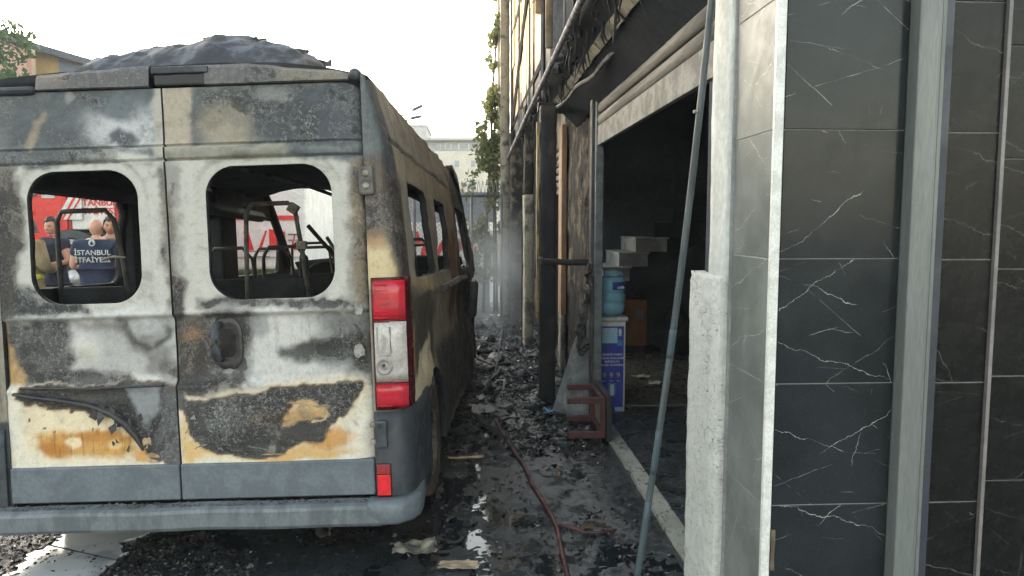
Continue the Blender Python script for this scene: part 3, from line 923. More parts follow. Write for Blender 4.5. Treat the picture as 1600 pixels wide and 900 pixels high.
# rear roof cap with the high brake light slot, corner blocks
cap = MB()
for a, b in ((T(58, 112)[0], T(233, 112)[0]), (T(320, 112)[0], T(540, 112)[0])):
    n = 26
    for i in range(n + 1):
        x = a + (b - a) * i / n
        j = .010 * (vn(x * 9, 3.3) - .5)
        zt_ = 2.272 - .030 * (abs(x - .05) / .62) ** 3 + j * 1.6 + .010 * (fbm(x * 16, 1.7, 5, 3) - .5)
        for y, z in ((.004, 2.182), (-.010 + j, 2.187), (-.004 + 2 * j, zt_ - .016), (.012, zt_), (.12, zt_ + .010), (.25, zt_ - .01)): cap.v.append((x, y, z))
    b0 = len(cap.v) - 6 * (n + 1)
    for i in range(n):
        for k in range(5): cap.f.append((b0 + i * 6 + k, b0 + i * 6 + 6 + k, b0 + i * 6 + 7 + k, b0 + i * 6 + 1 + k)); cap.m.append(0)
cv2 = type('c', (), {})()
Xa = np.array([p[0] for p in cap.v]); Za = np.array([p[2] for p in cap.v])
cvp = Canvas(Xa, Za, (126, 124, 126), T)
cvp.poly([(55, 95), (100, 95), (110, 135), (55, 135)], (166, 154, 144), .05)
cvp.poly([(430, 98), (540, 98), (540, 135), (430, 135)], (156, 150, 136), .05)
cvp.poly([(380, 98), (430, 98), (430, 135), (380, 135)], (108, 106, 110), .05)
cvp.w[..., 0] = .3; cvp.w[..., 1] = .4; cvp.w[..., 2] = .44
co = cap.build('roof_cap', m_paint, van, False)
for nm, arr in (('paint', cvp.c), ('wear', cvp.w)):
    at = co.data.color_attributes.new(nm, 'FLOAT_COLOR', 'POINT')
    at.data.foreach_set('color', np.c_[arr.reshape(-1, 3), np.ones(len(cap.v))].astype(np.float32).ravel())
solid(co, .006, 0)
sl = MB().box((T(233, 0)[0], -.014, 2.235), (T(320, 0)[0], .02, 2.266), 0, .006).build('brake_lamp_housing', m_plastic_dk, van)
MB().box((T(236, 0)[0], -.006, 2.186), (T(317, 0)[0], .02, 2.2345), 0, .008).build('brake_lamp', m_seat_dark, van)
for a, b, z0, z1 in ((-.815, T(52, 0)[0], 2.165, 2.205), (T(534, 0)[0], .874, 2.176, 2.236)):
    bevel(MB().box((a, -.02, z0), (b, .10, z1), 0, .024).build('roof_corner', m_plastic_dk, van), .004)

# burnt roof hatch, melted to a lump
n1, n2 = 110, 50
lx = np.linspace(-.70, .54, n1); ly = np.linspace(.35, 1.75, n2)
LX, LY = np.meshgrid(lx, ly, indexing='ij')
prof = np.interp(LX, [-.70, -.638, -.472, -.287, -.16, -.103, -.011, .08, .187, .296, .386, .467, .54], np.maximum(0, np.array([2.2, 2.542, 2.568, 2.594, 2.593, 2.62, 2.653, 2.632, 2.599, 2.589, 2.557, 2.497, 2.2]) - 2.265))
fall = np.clip(1 - np.abs((LY - 1.05) / .72) ** 3, 0, 1)
LZ = ztop(LY) + .055 + prof * fall * 1.02 + .05 * (fbm(LX * 9, LY * 9, 51, 4) - .5) * fall + .035 * (fbm(LX * 28, LY * 22, 53, 3) - .5) * fall
hatch = grid_obj('melted_roof_hatch', np.stack([LX, LY, LZ], -1), M('melted_hatch', (.055, .066, .085), (.02, .024, .032), .6, .8, 8, bump=.9, bscale=30), van)
mb = MB()
for k in range(14):
    x = U(-.55, .4); y = U(.85, 1.1); z = float(np.interp(x, lx, LZ[:, 23]))
    mb.tube([(x, y, z - .03), (x + U(-.03, .03), y, z + U(.0, .008)), (x + U(-.07, .07), y + .05, z + U(-.02, .006))], [.016, .012, .004], 5)
tag(mb.build('hatch_shred', m_melt, van), kind='stuff')

m_torn = M('torn_sheet', (.05, .058, .07), (.015, .017, .02), .5, .8, 12, bump=.8, bscale=40)
mb = MB()
for k in range(46):
    x = U(-.58, .44); y = U(.75, 1.35); z = float(np.interp(x, lx, LZ[:, int((y - .35) / 1.4 * 49)])) - .01
    w_, h_ = U(.03, .10), U(.006, .032) * (1.5 if random.random() < .2 else 1); a = U(-.5, .5)
    n = 6
    b = len(mb.v)
    for i in range(n):
        t = i / (n - 1) - .5
        mb.v += [(x + t * w_ * 2 * math.cos(a), y + t * w_ * math.sin(a), z - .03), (x + t * w_ * 2 * math.cos(a) + U(-.01, .01), y + t * w_ * math.sin(a) + U(-.02, .02), z + h_ * U(.1, 1.2) * (1 - 2.2 * t * t))]
    for i in range(n - 1): mb.f.append((b + i * 2, b + i * 2 + 2, b + i * 2 + 3, b + i * 2 + 1)); mb.m.append(0)
o = mb.build('torn_sheet', m_torn, van); tag(o, kind='stuff'); solid(o, .003, 0)

# cab shell: windscreen frame pillars, bonnet, front, dashboard, floor
mb = MB()
for s in (-1, 1):
    mb.tube([(s * .90, 3.70, 2.14), (s * .93, 4.05, 1.95), (s * .97, 4.75, 1.36)], .045, 8)
mb.tube([(-.9, 3.72, 2.14), (0, 3.70, 2.19), (.9, 3.72, 2.14)], .05, 8)
mb.build('windscreen_frame', m_inside, van, True)
yb = np.linspace(4.72, 5.44, 12); xb = np.linspace(-.9, .9, 14)
BX, BY = np.meshgrid(xb, yb, indexing='ij')
BZ = ztop(BY) + .02 - .05 * np.abs(BX) ** 3
solid(grid_obj('bonnet', np.stack([BX, BY, BZ], -1), [m_char, m_inside], van), .02, 1)
MB().box((-.7, 5.40, .3), (.7, 5.44, .98), 0, .012).build('front_panel', m_char, van)
MB().box((-.92, 4.35, .55), (.92, 4.85, 1.14), 0, .03).build('dashboard', m_char, van)
MB().box((-.98, .06, .40), (.98, 4.9, .47)).build('cabin_floor', m_char, van)
w = MB()
ring = [(-.45 + .19 * math.cos(t), 4.18 + .08 * math.sin(t), 1.20 + .17 * math.sin(t)) for t in np.linspace(0, 2 * math.pi, 21)]
w.tube(ring, .013, 6, 0, False)
w.tube([(-.45, 4.18, 1.2), (-.45, 4.45, 1.05)], .025, 6)
w.tube([(-.63, 4.18, 1.2), (-.27, 4.18, 1.2)], .012, 6)
w.build('steering_wheel', m_char, van, True)
# ceiling ribs and hanging lining
for y in (.12, .95, 1.75, 2.55, 3.35):
    z0 = float(ztop(y)) - .055
    MB().tube([(-.86, y, z0 - .16), (-.80, y, z0 - .02), (-.4, y, z0 + .02), (.4, y, z0 + .02), (.80, y, z0 - .02), (.86, y, z0 - .16)], .03, 6).build('roof_rib', m_inside, van, True)
lin = MB()
xs = np.linspace(-.8, .8, 28); ys = np.linspace(.3, 3.3, 40)
AX, AY = np.meshgrid(xs, ys, indexing='ij')
AZ = ztop(AY) - .10 - .10 * fbm(AX * 2.3, AY * 1.9, 61, 4) - .06 * ss(.3, .9, np.abs(AX))
solid(grid_obj('hanging_lining', np.stack([AX, AY, AZ], -1), m_inside, van), .004, 0)
for s in (-1, 1):
    MB().tube([(s * .86, .1, 1.84), (s * .86, 1.9, 1.83), (s * .86, 3.6, 1.80)], .05, 6).build('cant_rail', m_inside, van, True)
# the rails overhead seen through the right window
MB().tube([(.05, .35, 1.90), (.25, 1.2, 1.86), (.35, 2.2, 1.80)], .012, 6).build('overhead_pipe', m_steel_lt, van, True)

# seats burnt down to their tube frames
def seat(x, y, w=.36, top=1.64, low=1.30, lean=.10, mat=None, br=0):
    t = MB()
    zb = .47
    pts = [(x - w / 2, y + lean * .6, low - .12), (x - w / 2 + .015, y + lean * .3, low + .14), (x - w / 2 + .035, y, top - .05), (x - w / 2 + .07, y - .01, top), (x + w / 2 - .07, y - .01, top), (x + w / 2 - .035, y, top - .05), (x + w / 2 - .015, y + lean * .3, low + .14), (x + w / 2, y + lean * .6, low - .12)]
    t.tube(pts, .013, 8)
    o = t.build('seat_frame', mat or m_steel, van, True)
    p = MB().box((x - w / 2 + .015, y + lean * .5 - .012, low - .45), (x + w / 2 - .015, y + lean * .5 + .012, low - .0), 0, .006)
    p.build('seat_back_panel', m_inside, o)
    q = MB()
    q.box((x - w / 2, y + lean * .6, .80), (x + w / 2, y + lean * .6 + .40, .86), 0, .01)
    for sx in (-1, 1):
        for yy in (.04, .36): q.tube([(x + sx * w * .42, y + lean * .6 + yy, .47), (x + sx * w * .42, y + lean * .6 + yy, .80)], .014, 6)
    q.build('seat_base', m_char, o)
    if br:
        for sx in ((-1, 1) if br > 1 else (1,)):
            bb = MB().box((-.026, -.022, -.026), (.026, .022, .026), 0, .004).build('seat_bracket', m_bracket, o)
            bb.location = (x + sx * (w / 2 - .045), y, top - .03); bb.rotation_euler = (0, R(35 * sx), 0)
            bb = MB().box((-.026, -.022, -.022), (.026, .022, .022), 0, .004).build('seat_bracket', m_bracket, o)
            bb.location = (x + sx * (w / 2 - .016), y + lean * .3, low + .18)
    return o


seat(-.73, .62, .37, 1.70, 1.30, .10)
seat(-.30, .55, .30, 1.20, 1.02)
seat(.185, .80, .34, 1.72, 1.31, .10, m_steel_lt, 1)
seat(.66, .95, .30, 1.74, 1.34, .10, m_steel_lt, 2)
for y in (2.05, 2.95):
    for x in (-.55, -.16, .62): seat(x, y, .34, 1.50 + .04 * (x > 0), 1.28)
seat(-.45, 3.75, .42, 1.55, 1.1)
seat(.5, 3.7, .42, 1.5, 1.1)
# grab handle and a belt reel post near the off-side pillar
MB().tube([(-.52, .40, 1.44), (-.46, .38, 1.455), (-.40, .38, 1.45)], [.008, .014, .008], 8, 0, True, .5).build('grab_handle', m_bracket, van, True)
MB().box((-.99, 1.45, .5), (-.92, 1.66, 1.84), 0, .02).build('side_pillar', m_inside, van)
MB().box((-.99, 2.76, .5), (-.88, 3.08, 1.84), 0, .02).build('side_pillar', m_inside, van)
MB().tube([(.20, 1.45, 1.62), (.30, 1.6, 1.45), (.42, 1.5, 1.28), (.40, 1.5, 1.1)], .014, 6).build('hanging_cable', m_char, van, True)
MB().tube([(.25, 1.7, 1.55), (.36, 1.65, 1.38), (.33, 1.6, 1.2)], .012, 6).build('hanging_cable', m_steel, van, True)

# ------------------------------------------------ bumper, lamps, hinges, wheels
bp = MB(); n = 30
prof = [(-.02, .352), (-.070, .346), (-.088, .338), (-.094, .325), (-.092, .262), (-.080, .246), (-.02, .24)]
xs = np.linspace(-1.0, .90, n)
for i, x in enumerate(xs):
    for y, z in prof: bp.v.append((x, y + .003 * math.sin(x * 7), z + .002 * math.sin(x * 11)))
for i in range(n - 1):
    for k in range(len(prof) - 1): bp.f.append((i * 7 + k, i * 7 + k + 1, i * 7 + 8 + k, i * 7 + 7 + k)); bp.m.append(0)
bumper = bp.build('bumper', M('bumper_plastic', srgb(110, 117, 122), srgb(84, 91, 96), .45, .65, 5, bump=.25, bscale=120, st=(2.5, 1, 1)), van, False)
solid(bumper, .006, 0)
m_fly = M('ash_crumb', (.10, .10, .10), (.03, .03, .03), .9)
ch = MB()
for k in range(420):
    x = U(-.95, .86); y = U(-.066, -.012); r_ = U(.003, .012); z = .349; a = U(0, 6)
    ch.add([(x + r_ * math.cos(a + q) * U(.5, 1.3), y + .7 * r_ * math.sin(a + q), z + U(0, .003)) for q in (0, 1.5, 3., 4.6)] + [(x, y, z + r_ * U(.3, .9))], [(0, 1, 4), (1, 2, 4), (2, 3, 4), (3, 0, 4)])
tag(ch.build('bumper_debris', m_fly, bumper), kind='stuff')


def corner_piece(z0, z1, x_from, off, y_to, mat, name, parent, sgn=1, nz=6, top_in=0.):
    """a shell that follows the rear corner of the body"""
    path = [(x, -0.0) for x in np.linspace(x_from, .93, 4)] + [(.955, .006), (.98, .017), (.998, .034), (1.012, .06), (1.021, .095), (1.026, .14), (1.03, .2)]
    path += [(1.03, y) for y in np.arange(.28, y_to, .09)] + [(1.03, y_to)]
    path = [p for p in path if p[1] <= y_to + 1e-6]
    mb = MB(); m_ = len(path)
    for j in range(nz + 1):
        z = z0 + (z1 - z0) * j / nz
        k = float(kz(z))
        for i, (x, y) in enumerate(path):
            a = path[max(i - 1, 0)]; b = path[min(i + 1, m_ - 1)]
            tx, ty = b[0] - a[0], b[1] - a[1]; l = math.hypot(tx, ty) or 1
            o_ = off * (1 if 0 < j < nz else .55)
            mb.v.append((sgn * (.872 + (x - .872) * k + o_ * ty / l), y - o_ * tx / l, z))
    for j in range(nz):
        for i in range(m_ - 1): mb.f.append((j * m_ + i, j * m_ + i + 1, j * m_ + m_ + i + 1, j * m_ + m_ + i)[::sgn]); mb.m.append(0)
    return solid(mb.build(name, mat, parent, True), .012, 0)


corner = corner_piece(.262, .732, .874, .018, .60, m_plastic_dk, 'bumper_corner', van)
corner_piece(.262, .70, .78, .018, .60, m_plastic_dk, 'bumper_corner', van, -1)
# bumper end returning round the corner
e = MB()
pathe = [(.845, -.0), (.90, -.0), (.95, .004), (.99, .025), (1.015, .065), (1.03, .13), (1.03, .35), (1.03, .56)]
for i, (x, y) in enumerate(pathe):
    a = pathe[max(i - 1, 0)]; b = pathe[min(i + 1, len(pathe) - 1)]
    tx, ty = b[0] - a[0], b[1] - a[1]; l = math.hypot(tx, ty)
    ff = 1 if i < 3 else max(.12, 1 - (i - 2) * .22)
    for dy, z in [(.02, .355), (.070, .350), (.089, .340), (.096, .325), (.092, .262), (.080, .246), (.02, .236)]:
        d_ = dy * ff
        e.v.append((x + d_ * ty / l, y - d_ * tx / l, z + .003))
for i in range(len(pathe) - 1):
    for k in range(6): e.f.append((i * 7 + k, i * 7 + k + 1, i * 7 + 8 + k, i * 7 + 7 + k)); e.m.append(0)
solid(e.build('bumper_end', m_plastic, van, True), .006, 0)

lamp = corner_piece(.738, 1.325, .884, .014, .14, m_red_dark, 'tail_light', van, 1, 14)
for nm, z0, z1, mt, rows in (('red_lens', 1.135, 1.312, m_red_lens, 6), ('clear_lens', .862, 1.130, m_clear, 0), ('red_lens', .748, .857, m_red_lens, 4)):
    lens = corner_piece(z0, z1, .893, .024, .012, mt, nm, lamp, 1, 6)
    if rows:
        rb = MB()
        for k in range(rows):
            z = z0 + (z1 - z0) * (k + .5) / rows
            rb.box((.897, -.0275, z - .0025), (.958, -.022, z + .0025))
        tag(rb.build('lens_rib', m_red_lens, lamp), kind='stuff')
rb = MB(); rb.lathe([(.034, 0), (.036, -.006), (.030, -.010), (.027, -.004), (.010, -.002), (.006, -.008), (.001, -.008)], (.932, -.024, .935), 'y', 26)
rb.build('lamp_ring', M('smoked_clear_lens', (.33, .31, .30), (.25, .23, .22), .2, .4, 20), lamp, True)
rb = MB()
rb.tube([(.905, -.026, 1.11), (.905, -.026, 1.0), (.912, -.026, .985), (.956, -.024, .985), (.962, -.022, 1.0), (.962, -.022, 1.11)], .0035, 6)
rb.build('lamp_rib', M('clear_rib', (.42, .40, .38), None, .3), lamp, True)
MB().lathe([(.001, -.003), (.007, -.003), (.008, .002)], (.930, -.030, .94), 'y', 10).build('lamp_socket', m_rubber, lamp)
lamp2 = corner_piece(.738, 1.30, .80, .014, .14, m_red_dark, 'tail_light', van, -1, 8)

rf = MB().box((.878, -.030, .358), (.944, -.014, .505), 0, .006).build('reflector', m_red_dark, van)
MB().box((.882, -.034, .364), (.940, -.026, .455), 0, .003).build('reflector_lens', m_reflector, rf)
MB().box((.882, -.034, .4585), (.940, -.026, .499), 0, .003).build('reflector_lens', M('wine_red_lens', (.30, .015, .02), (.2, .01, .015), .3, .4, 60, bump=.6, bscale=140), rf)
hg = MB().box((.882, -.046, .575), (.935, -.010, .70), 0, .01).build('door_hinge', m_plastic_dk, van)
for z in (.592, .668): MB().box((.858, -.030, z), (.8815, -.006, z + .021), 0, .003).build('hinge_lug', m_bracket, hg)
MB().lathe([(.001, -.004), (.011, -.004), (.012, .002)], (.905, -.046, .676), 'y', 12).build('hinge_bolt', m_rubber, hg)
m_hinge = M('sooted_hinge', (.13, .125, .115), (.07, .066, .062), .6, .75, 20, bump=.4)
hg = MB().box((.848, -.020, 1.685), (.915, .008, 1.812), 0, .012).build('door_hinge', m_hinge, van)
for z in (1.725, 1.778): MB().lathe([(.001, -.012), (.008, -.012), (.014, -.006), (.0145, .002)], (.882, -.0205, z), 'y', 14).build('hinge_bolt', m_bracket, hg, True)
MB().box((1.028, .515, .37), (1.046, .56, .425), 0, .004).build('side_marker', m_orange, van)


def wheel(x, y, z, r, burnt, flat):
    t = MB()
    s = 1 if x > 0 else -1
    if not burnt:
        t.lathe([(.20, -.10), (.27, -.112), (r - .02, -.105), (r, -.07), (r, .07), (r - .02, .105), (.27, .112), (.20, .10)], (0, 0, 0), 'x', 40)
        v = []
        for a, b, c in t.v: v.append((a * (1 + .25 * max(0, -c - .22)), b, max(c, -flat)))
        t.v = v
    else:
        t.lathe([(.195, -.10), (.235, -.10), (.24, .0), (.235, .10), (.195, .10)], (0, 0, 0), 'x', 32)
    o = t.build('wheel_tyre', m_tyre, van, True)
    o.location = (x, y, z)
    q = MB().lathe([(.20, s * .10), (.205, s * .08), (.17, s * .05), (.12, s * .055), (.11, s * .08), (.05, s * .085), (.001, s * .085)], (0, 0, 0), 'x', 30)
    q.build('wheel_rim', m_rim, o, True)
    bl = MB()
    for k in range(5):
        a = k * 1.2566
        bl.lathe([(.001, s * .10), (.012, s * .10), (.013, s * .078)], (0, .075 * math.cos(a), .075 * math.sin(a)), 'x', 8)
    tag(bl.build('wheel_nut', m_steel, o), kind='stuff')
    return o


wheel(.90, 1.015, .34, .335, False, .285)
wheel(-.90, 1.015, .32, .335, False, .26)
wheel(.90, 4.465, .44, .3, True, .24)
wheel(-.90, 4.465, .41, .3, True, .24)
# scorched sliding-door track, hanging mirror, roof-edge flap at the cab, exhaust
dr = MB()
pts = [(1.045, 1.42, 1.20), (1.05, 1.9, 1.205), (1.05, 2.5, 1.21), (1.045, 3.2, 1.20)]
dr.tube(pts, [.03, .038, .036, .03], 6, 0, True, .8)
dr.build('sliding_door_track', m_melt, van, False)
mi = MB().box((-.045, -.10, -.17), (.045, .10, .17), 0, .03)
mo = mi.build('wing_mirror', m_melt, van, True); mo.location = (1.075, 3.55, 1.0); mo.rotation_euler = (R(8), R(4), R(12))
MB().tube([(1.0, 3.5, 1.30), (1.06, 3.52, 1.22), (1.075, 3.55, 1.1)], .02, 6).build('mirror_arm', m_melt, van, True)
fl = MB()
for (y, z, w_) in ((3.50, 2.20, .02), (3.75, 2.13, .05), (4.05, 1.95, .06), (4.2, 1.80, .05)):
    fl.v += [(.88, y, z), (.925 + w_ * .6, y + .02, z + .005), (.95 + w_ * .4, y + .03, z - .10)]
for i in range(3):
    for k in range(2): fl.f.append((i * 3 + k, i * 3 + 3 + k, i * 3 + 4 + k, i * 3 + 1 + k)); fl.m.append(0)
solid(fl.build('roof_edge_flap', m_hinge, van, True), .01, 0)
MB().tube([(.62, .35, .20), (.62, -.01, .205)], .032, 12, 0, False).build('exhaust_pipe', m_rim, van, True)
MB().box((-.9, .1, .20), (.9, 4.8, .395)).build('chassis', m_char, van)

# ================================================================== GROUND
def wet_ground():
    m = Mat('wet_sooty_asphalt')
    big = m.noise(1.1, 6, .62, .4)
    mid = m.noise(6.5, 6, .7, .5)
    fine = m.noise(34, 9, .78, .3)
    grit = m.noise(240, 3, .7)
    c = m.mix(m.step(mid, .35, .65), (.012, .0145, .017), (.032, .039, .044))
    c = m.mix(m.step(big, .5, .68, 0, .8), c, (.018, .0165, .015))
    c = m.mix(m.step(grit, .54, .66, 0, .5), c, (.085, .098, .104))
    c = m.mix(m.math('MULTIPLY', m.step(m.noise(2.3, 5, .6), .56, .7), .5), c, (.055, .042, .032))
    wet = m.step(m.math('ADD', m.math('MULTIPLY', big, .55), m.math('MULTIPLY', mid, .5)), .40, .54)
    r = m.step(wet, 0, 1, .45, .10)
    h = m.math('ADD', m.math('MULTIPLY', fine, .8), m.math('MULTIPLY', grit, .4))
    n = m.n('Bump', Height=h, Distance=.020)
    m.set(n.inputs['Strength'], m.step(wet, 0, 1, 1., .32))
    return m.fin(Base_Color=c, Roughness=r, Specular_IOR_Level=.55, Normal=n.outputs[0])


m_ground = wet_ground()
m_asphalt = M('far_asphalt', (.13, .13, .128), (.09, .09, .09), .75, .9, 1.2, bump=.4, bscale=50)
g = MB().add([(-220, -60, 0), (220, -60, 0), (220, 400, 0), (-220, 400, 0)], [(0, 1, 2, 3)])
tag(g.build('ground', m_asphalt), kind='structure')


def gz(x, y):
    x = np.asarray(x, float); y = np.asarray(y, float)
    fade = ss(-5.4, -4.4, x) * ss(.99, .93, x) * ss(1.2, 1.8, y) * ss(12.6, 12.2, y)
    lump = ss(4.6, 7.0, y) * ss(-.6, .0, x)
    z = .016 * (fbm(x * 2.2, y * 2.2, 71, 4) - .35) + .009 * (fbm(x * 9, y * 9, 73, 4) - .4) + .005 * (vn(x * 47, y * 47, 75) - .5)
    z = z + lump * ((.10 + .10 * ss(.45, .85, x)) * np.maximum(fbm(x * 3.1, y * 2.3, 77, 4) - .42, 0) + .035 * (fbm(x * 12, y * 12, 79, 3) - .4))
    return .008 + np.maximum(z, -.002) * fade


gx = np.r_[np.arange(-5.5, -3.2, .10), np.arange(-3.2, .985, .0175), .99]
gy = np.r_[np.arange(1.1, 2.4, .08), np.arange(2.4, 6.5, .0175), np.arange(6.5, 12.6, .035)]
GX, GY = np.meshgrid(gx, gy, indexing='ij')
alley = grid_obj('alley_ground', np.stack([GX, GY, gz(GX, GY)], -1), m_ground)
tag(alley, kind='structure')

m_w = Mat('standing_water')
m_water = m_w.fin(Base_Color=(.010, .013, .016), Roughness=.05, Specular_IOR_Level=.5, Normal=m_w.bump(m_w.noise(22, 3), .05, .004))
wt = MB().add([(-1.25, 2.5, .0098), (.96, 2.5, .0098), (.96, 9.6, .0098), (-1.25, 9.6, .0098)], [(0, 1, 2, 3)])
tag(wt.build('standing_water', m_water), kind='structure')

# charred debris: a carpet of flakes and crumbs, too many to count
m_deb = Mat('charred_debris')
dc = m_deb.n('VertexColor', {'layer_name': 'paint'}).outputs['Color']
m_debris = m_deb.fin(Base_Color=m_deb.mix(m_deb.step(m_deb.noise(40, 4), .4, .65, 0, .6), dc, m_deb.mix(1., dc, (.3, .3, .3), 'MULTIPLY')), Roughness=m_deb.step(m_deb.noise(9, 3), .38, .62, .14, .6), Specular_IOR_Level=.5)
V = []; F = []; Cc = []
pal = [(.008, .008, .009)] * 14 + [(.017, .017, .018)] * 6 + [(.035, .036, .038)] * 3 + [(.10, .10, .10), (.05, .036, .026), (.09, .07, .045), (.2, .2, .2)]


def chip(x, y, r, lift, col):
    z = float(gz(x, y)) + lift
    n = random.randint(4, 6); a0 = U(0, 6.28); tx, ty = U(-.6, .6), U(-.6, .6); el = U(.35, 1.)
    ca, sa = math.cos(U(0, 3.1)), math.sin(U(0, 3.1))
    b = len(V)
    for k in range(n):
        a = a0 + 6.283 * k / n; q = r * U(.6, 1.3)
        dx = q * math.cos(a); dy = q * math.sin(a) * el
        ddx, ddy = dx * ca - dy * sa, dx * sa + dy * ca
        V.append((x + ddx, y + ddy, max(z + ddx * tx + ddy * ty, z - lift * .8)))
    V.append((x + U(-.2, .2) * r, y + U(-.2, .2) * r, z + r * U(.15, .7)))
    for k in range(n): F.append((b + k, b + (k + 1) % n, b + n))
    Cc.extend([col] * (n + 1))


for i in range(16000):
    y = 2.5 + 9.6 * random.random() ** 1.25
    dens = float(fbm(y * 1.7, i % 97 * .13, 81, 2))
    x = U(-1.0, .95) if y > 3.3 else U(-3.0, .95)
    k = float(fbm(x * 1.9, y * 1.9, 83, 3))
    heap = 1.0 if (y > 5.0) else .0
    edge = ss(.1, .5, abs(x - .35))
    if random.random() > .18 + 1.6 * max(0, k - .42) + .55 * heap: continue
    r = random.choice((.004, .006, .008, .012, .012, .018)) * (1 + 1.3 * heap * random.random() ** 2)
    if random.random() < .04 * heap: r *= 2.2
    chip(x, y, r, U(0, .35) * r, random.choice(pal))
for i in range(9000):                       # crumbs behind the bumper on the left
    x, y = U(-3.1, -1.0), U(2.9, 4.1)
    if float(fbm(x * 2.7, y * 2.7, 85, 3)) < (.34 if x < -2.0 else .47): continue
    chip(x, y, random.choice((.004, .006, .01, .014)), .002, random.choice(pal))
mb = MB(); mb.v = V; mb.f = F; mb.m = [0] * len(F)
tag(mb.build('charred_debris', m_debris, None, False, Cc), kind='stuff')
# twisted thin scraps
mb = MB()
for i in range(150):
    x, y = U(-.35, .85), U(4.9, 9.5); a = U(0, 6.3); l = U(.05, .28); z = float(gz(x, y)) + .012
    mb.tube([(x, y, z), (x + l * .5 * math.cos(a), y + l * .5 * math.sin(a), z + U(.0, .05)), (x + l * math.cos(a + .4), y + l * math.sin(a + .4), z + U(-.005, .03))], [U(.003, .012), U(.004, .012), .003], 5, 0, True, U(.3, 1))
tag(mb.build('twisted_scraps', m_char), kind='stuff')

m_lump = M('wet_char', (.007, .007, .008), (.02, .02, .021), .18, .6, 12, bump=.9, bscale=30, dist=.015)
# heavier burnt pieces lying in the alley, each one its own thing
random.seed(77)
LUMPS = ((.02, 6.9, .12, 'black burnt lump leaning towards the minibus sill, beyond the white wet paper'), (.14, 7.7, .14, 'wide burnt lump in the middle of the debris heap'), (.50, 6.75, .11, 'burnt lump at the foot of the slim charred column'),
         (.56, 7.5, .13, 'burnt lump against the pier edge, behind the slim column'), (.30, 8.3, .15, 'large burnt lump beside the upright grey rod'), (.05, 8.8, .15, 'burnt lump under the minibus cab door'),
         (.50, 8.9, .13, 'burnt lump touching the peeled pillar'), (.22, 9.7, .17, 'biggest burnt lump, at the edge of the smoke'), (-.06, 6.2, .10, 'low burnt lump beside the dirty crumpled sheet'), (.55, 6.15, .09, 'small burnt lump left of the blue plastic scrap'), (.10, 10.7, .2, 'farthest burnt lump, half lost in smoke before the fence'))
for k, (x, y, r, lb) in enumerate(LUMPS):
    th = np.linspace(0, math.pi, 11); ph = np.linspace(0, 2 * math.pi, 17)
    TH, PH = np.meshgrid(th, ph, indexing='ij')
    cx_, cy_, cz_ = np.sin(TH) * np.cos(PH), np.sin(TH) * np.sin(PH), np.cos(TH)
    q = np.round(cx_ * 2.2 + k) * .5
    rr = r * (.55 + .9 * fbm(cx_ * 2.1 + 5 + k, cy_ * 2.1 + cz_ * 1.7 + 3 * k, 151, 4))
    a = U(0, 3.1); ex, ey, ez = U(.7, 1.5), U(.5, .9), U(.22, .42)
    X_, Y_ = rr * cx_ * ex, rr * cy_ * ey
    o = grid_obj('charred_lump', np.stack([x + X_ * math.cos(a) - Y_ * math.sin(a), y + X_ * math.sin(a) + Y_ * math.cos(a), float(gz(x, y)) + .3 * r * ez + rr * cz_ * ez], -1), m_lump, None, None, None, False)
    tag(o, lb, 'debris', 'burnt lumps in the alley')
for k, (x, y, l, a, tl, w_, lb) in enumerate(((.10, 6.6, .55, 1.25, .10, .022, 'burnt batten pointing down the alley from the white wet paper'), (.42, 7.2, .7, 1.0, .06, .018, 'burnt batten lying flat near the pier edge'), (.20, 7.9, .8, 2.0, .16, .022, 'long burnt batten tilted across the middle of the heap'),
        (-.02, 7.4, .5, .5, .05, .02, 'burnt batten sticking out from under the minibus'), (.5, 8.5, .6, 2.4, .12, .02, 'burnt batten before the peeled pillar'), (.12, 5.75, .36, 2.5, .02, .016, 'short burnt batten beside the dirty crumpled sheet'), (.45, 5.55, .30, .5, .01, .012, 'thin short burnt batten left of the overturned stool'), (.62, 6.9, .42, 1.9, .22, .016, 'burnt batten propped up behind the slim column'))):
    c_, s_n = math.cos(a), math.sin(a); z = float(gz(x, y)) + .02
    mb = MB()
    pts = [(x + c_ * l * t + .02 * math.sin(t * 9 + k), y + s_n * l * t, z + tl * t + .012 * math.sin(t * 7 + k)) for t in np.linspace(0, 1, 7)]
    mb.tube(pts, [w_ * U(.6, 1.2) for _ in pts], 5, 0, True, U(.4, .9))
    tag(mb.build('burnt_batten', m_lump), lb, 'batten', 'burnt battens in the alley')

# foam-white puddle behind the bumper
def wobble(cx, cy, rx, ry, n, s, amp=.3):
    return [(cx + rx * math.cos(t) * (1 + amp * (float(vn(math.cos(t) * 2.3 + 9, math.sin(t) * 2.3 + 9, s)) - .5) * 2), cy + ry * math.sin(t) * (1 + amp * (float(vn(math.cos(t) * 3 + 5, math.sin(t) * 3 + 5, s + 1)) - .5) * 2)) for t in [2 * math.pi * k / n for k in range(n)]]


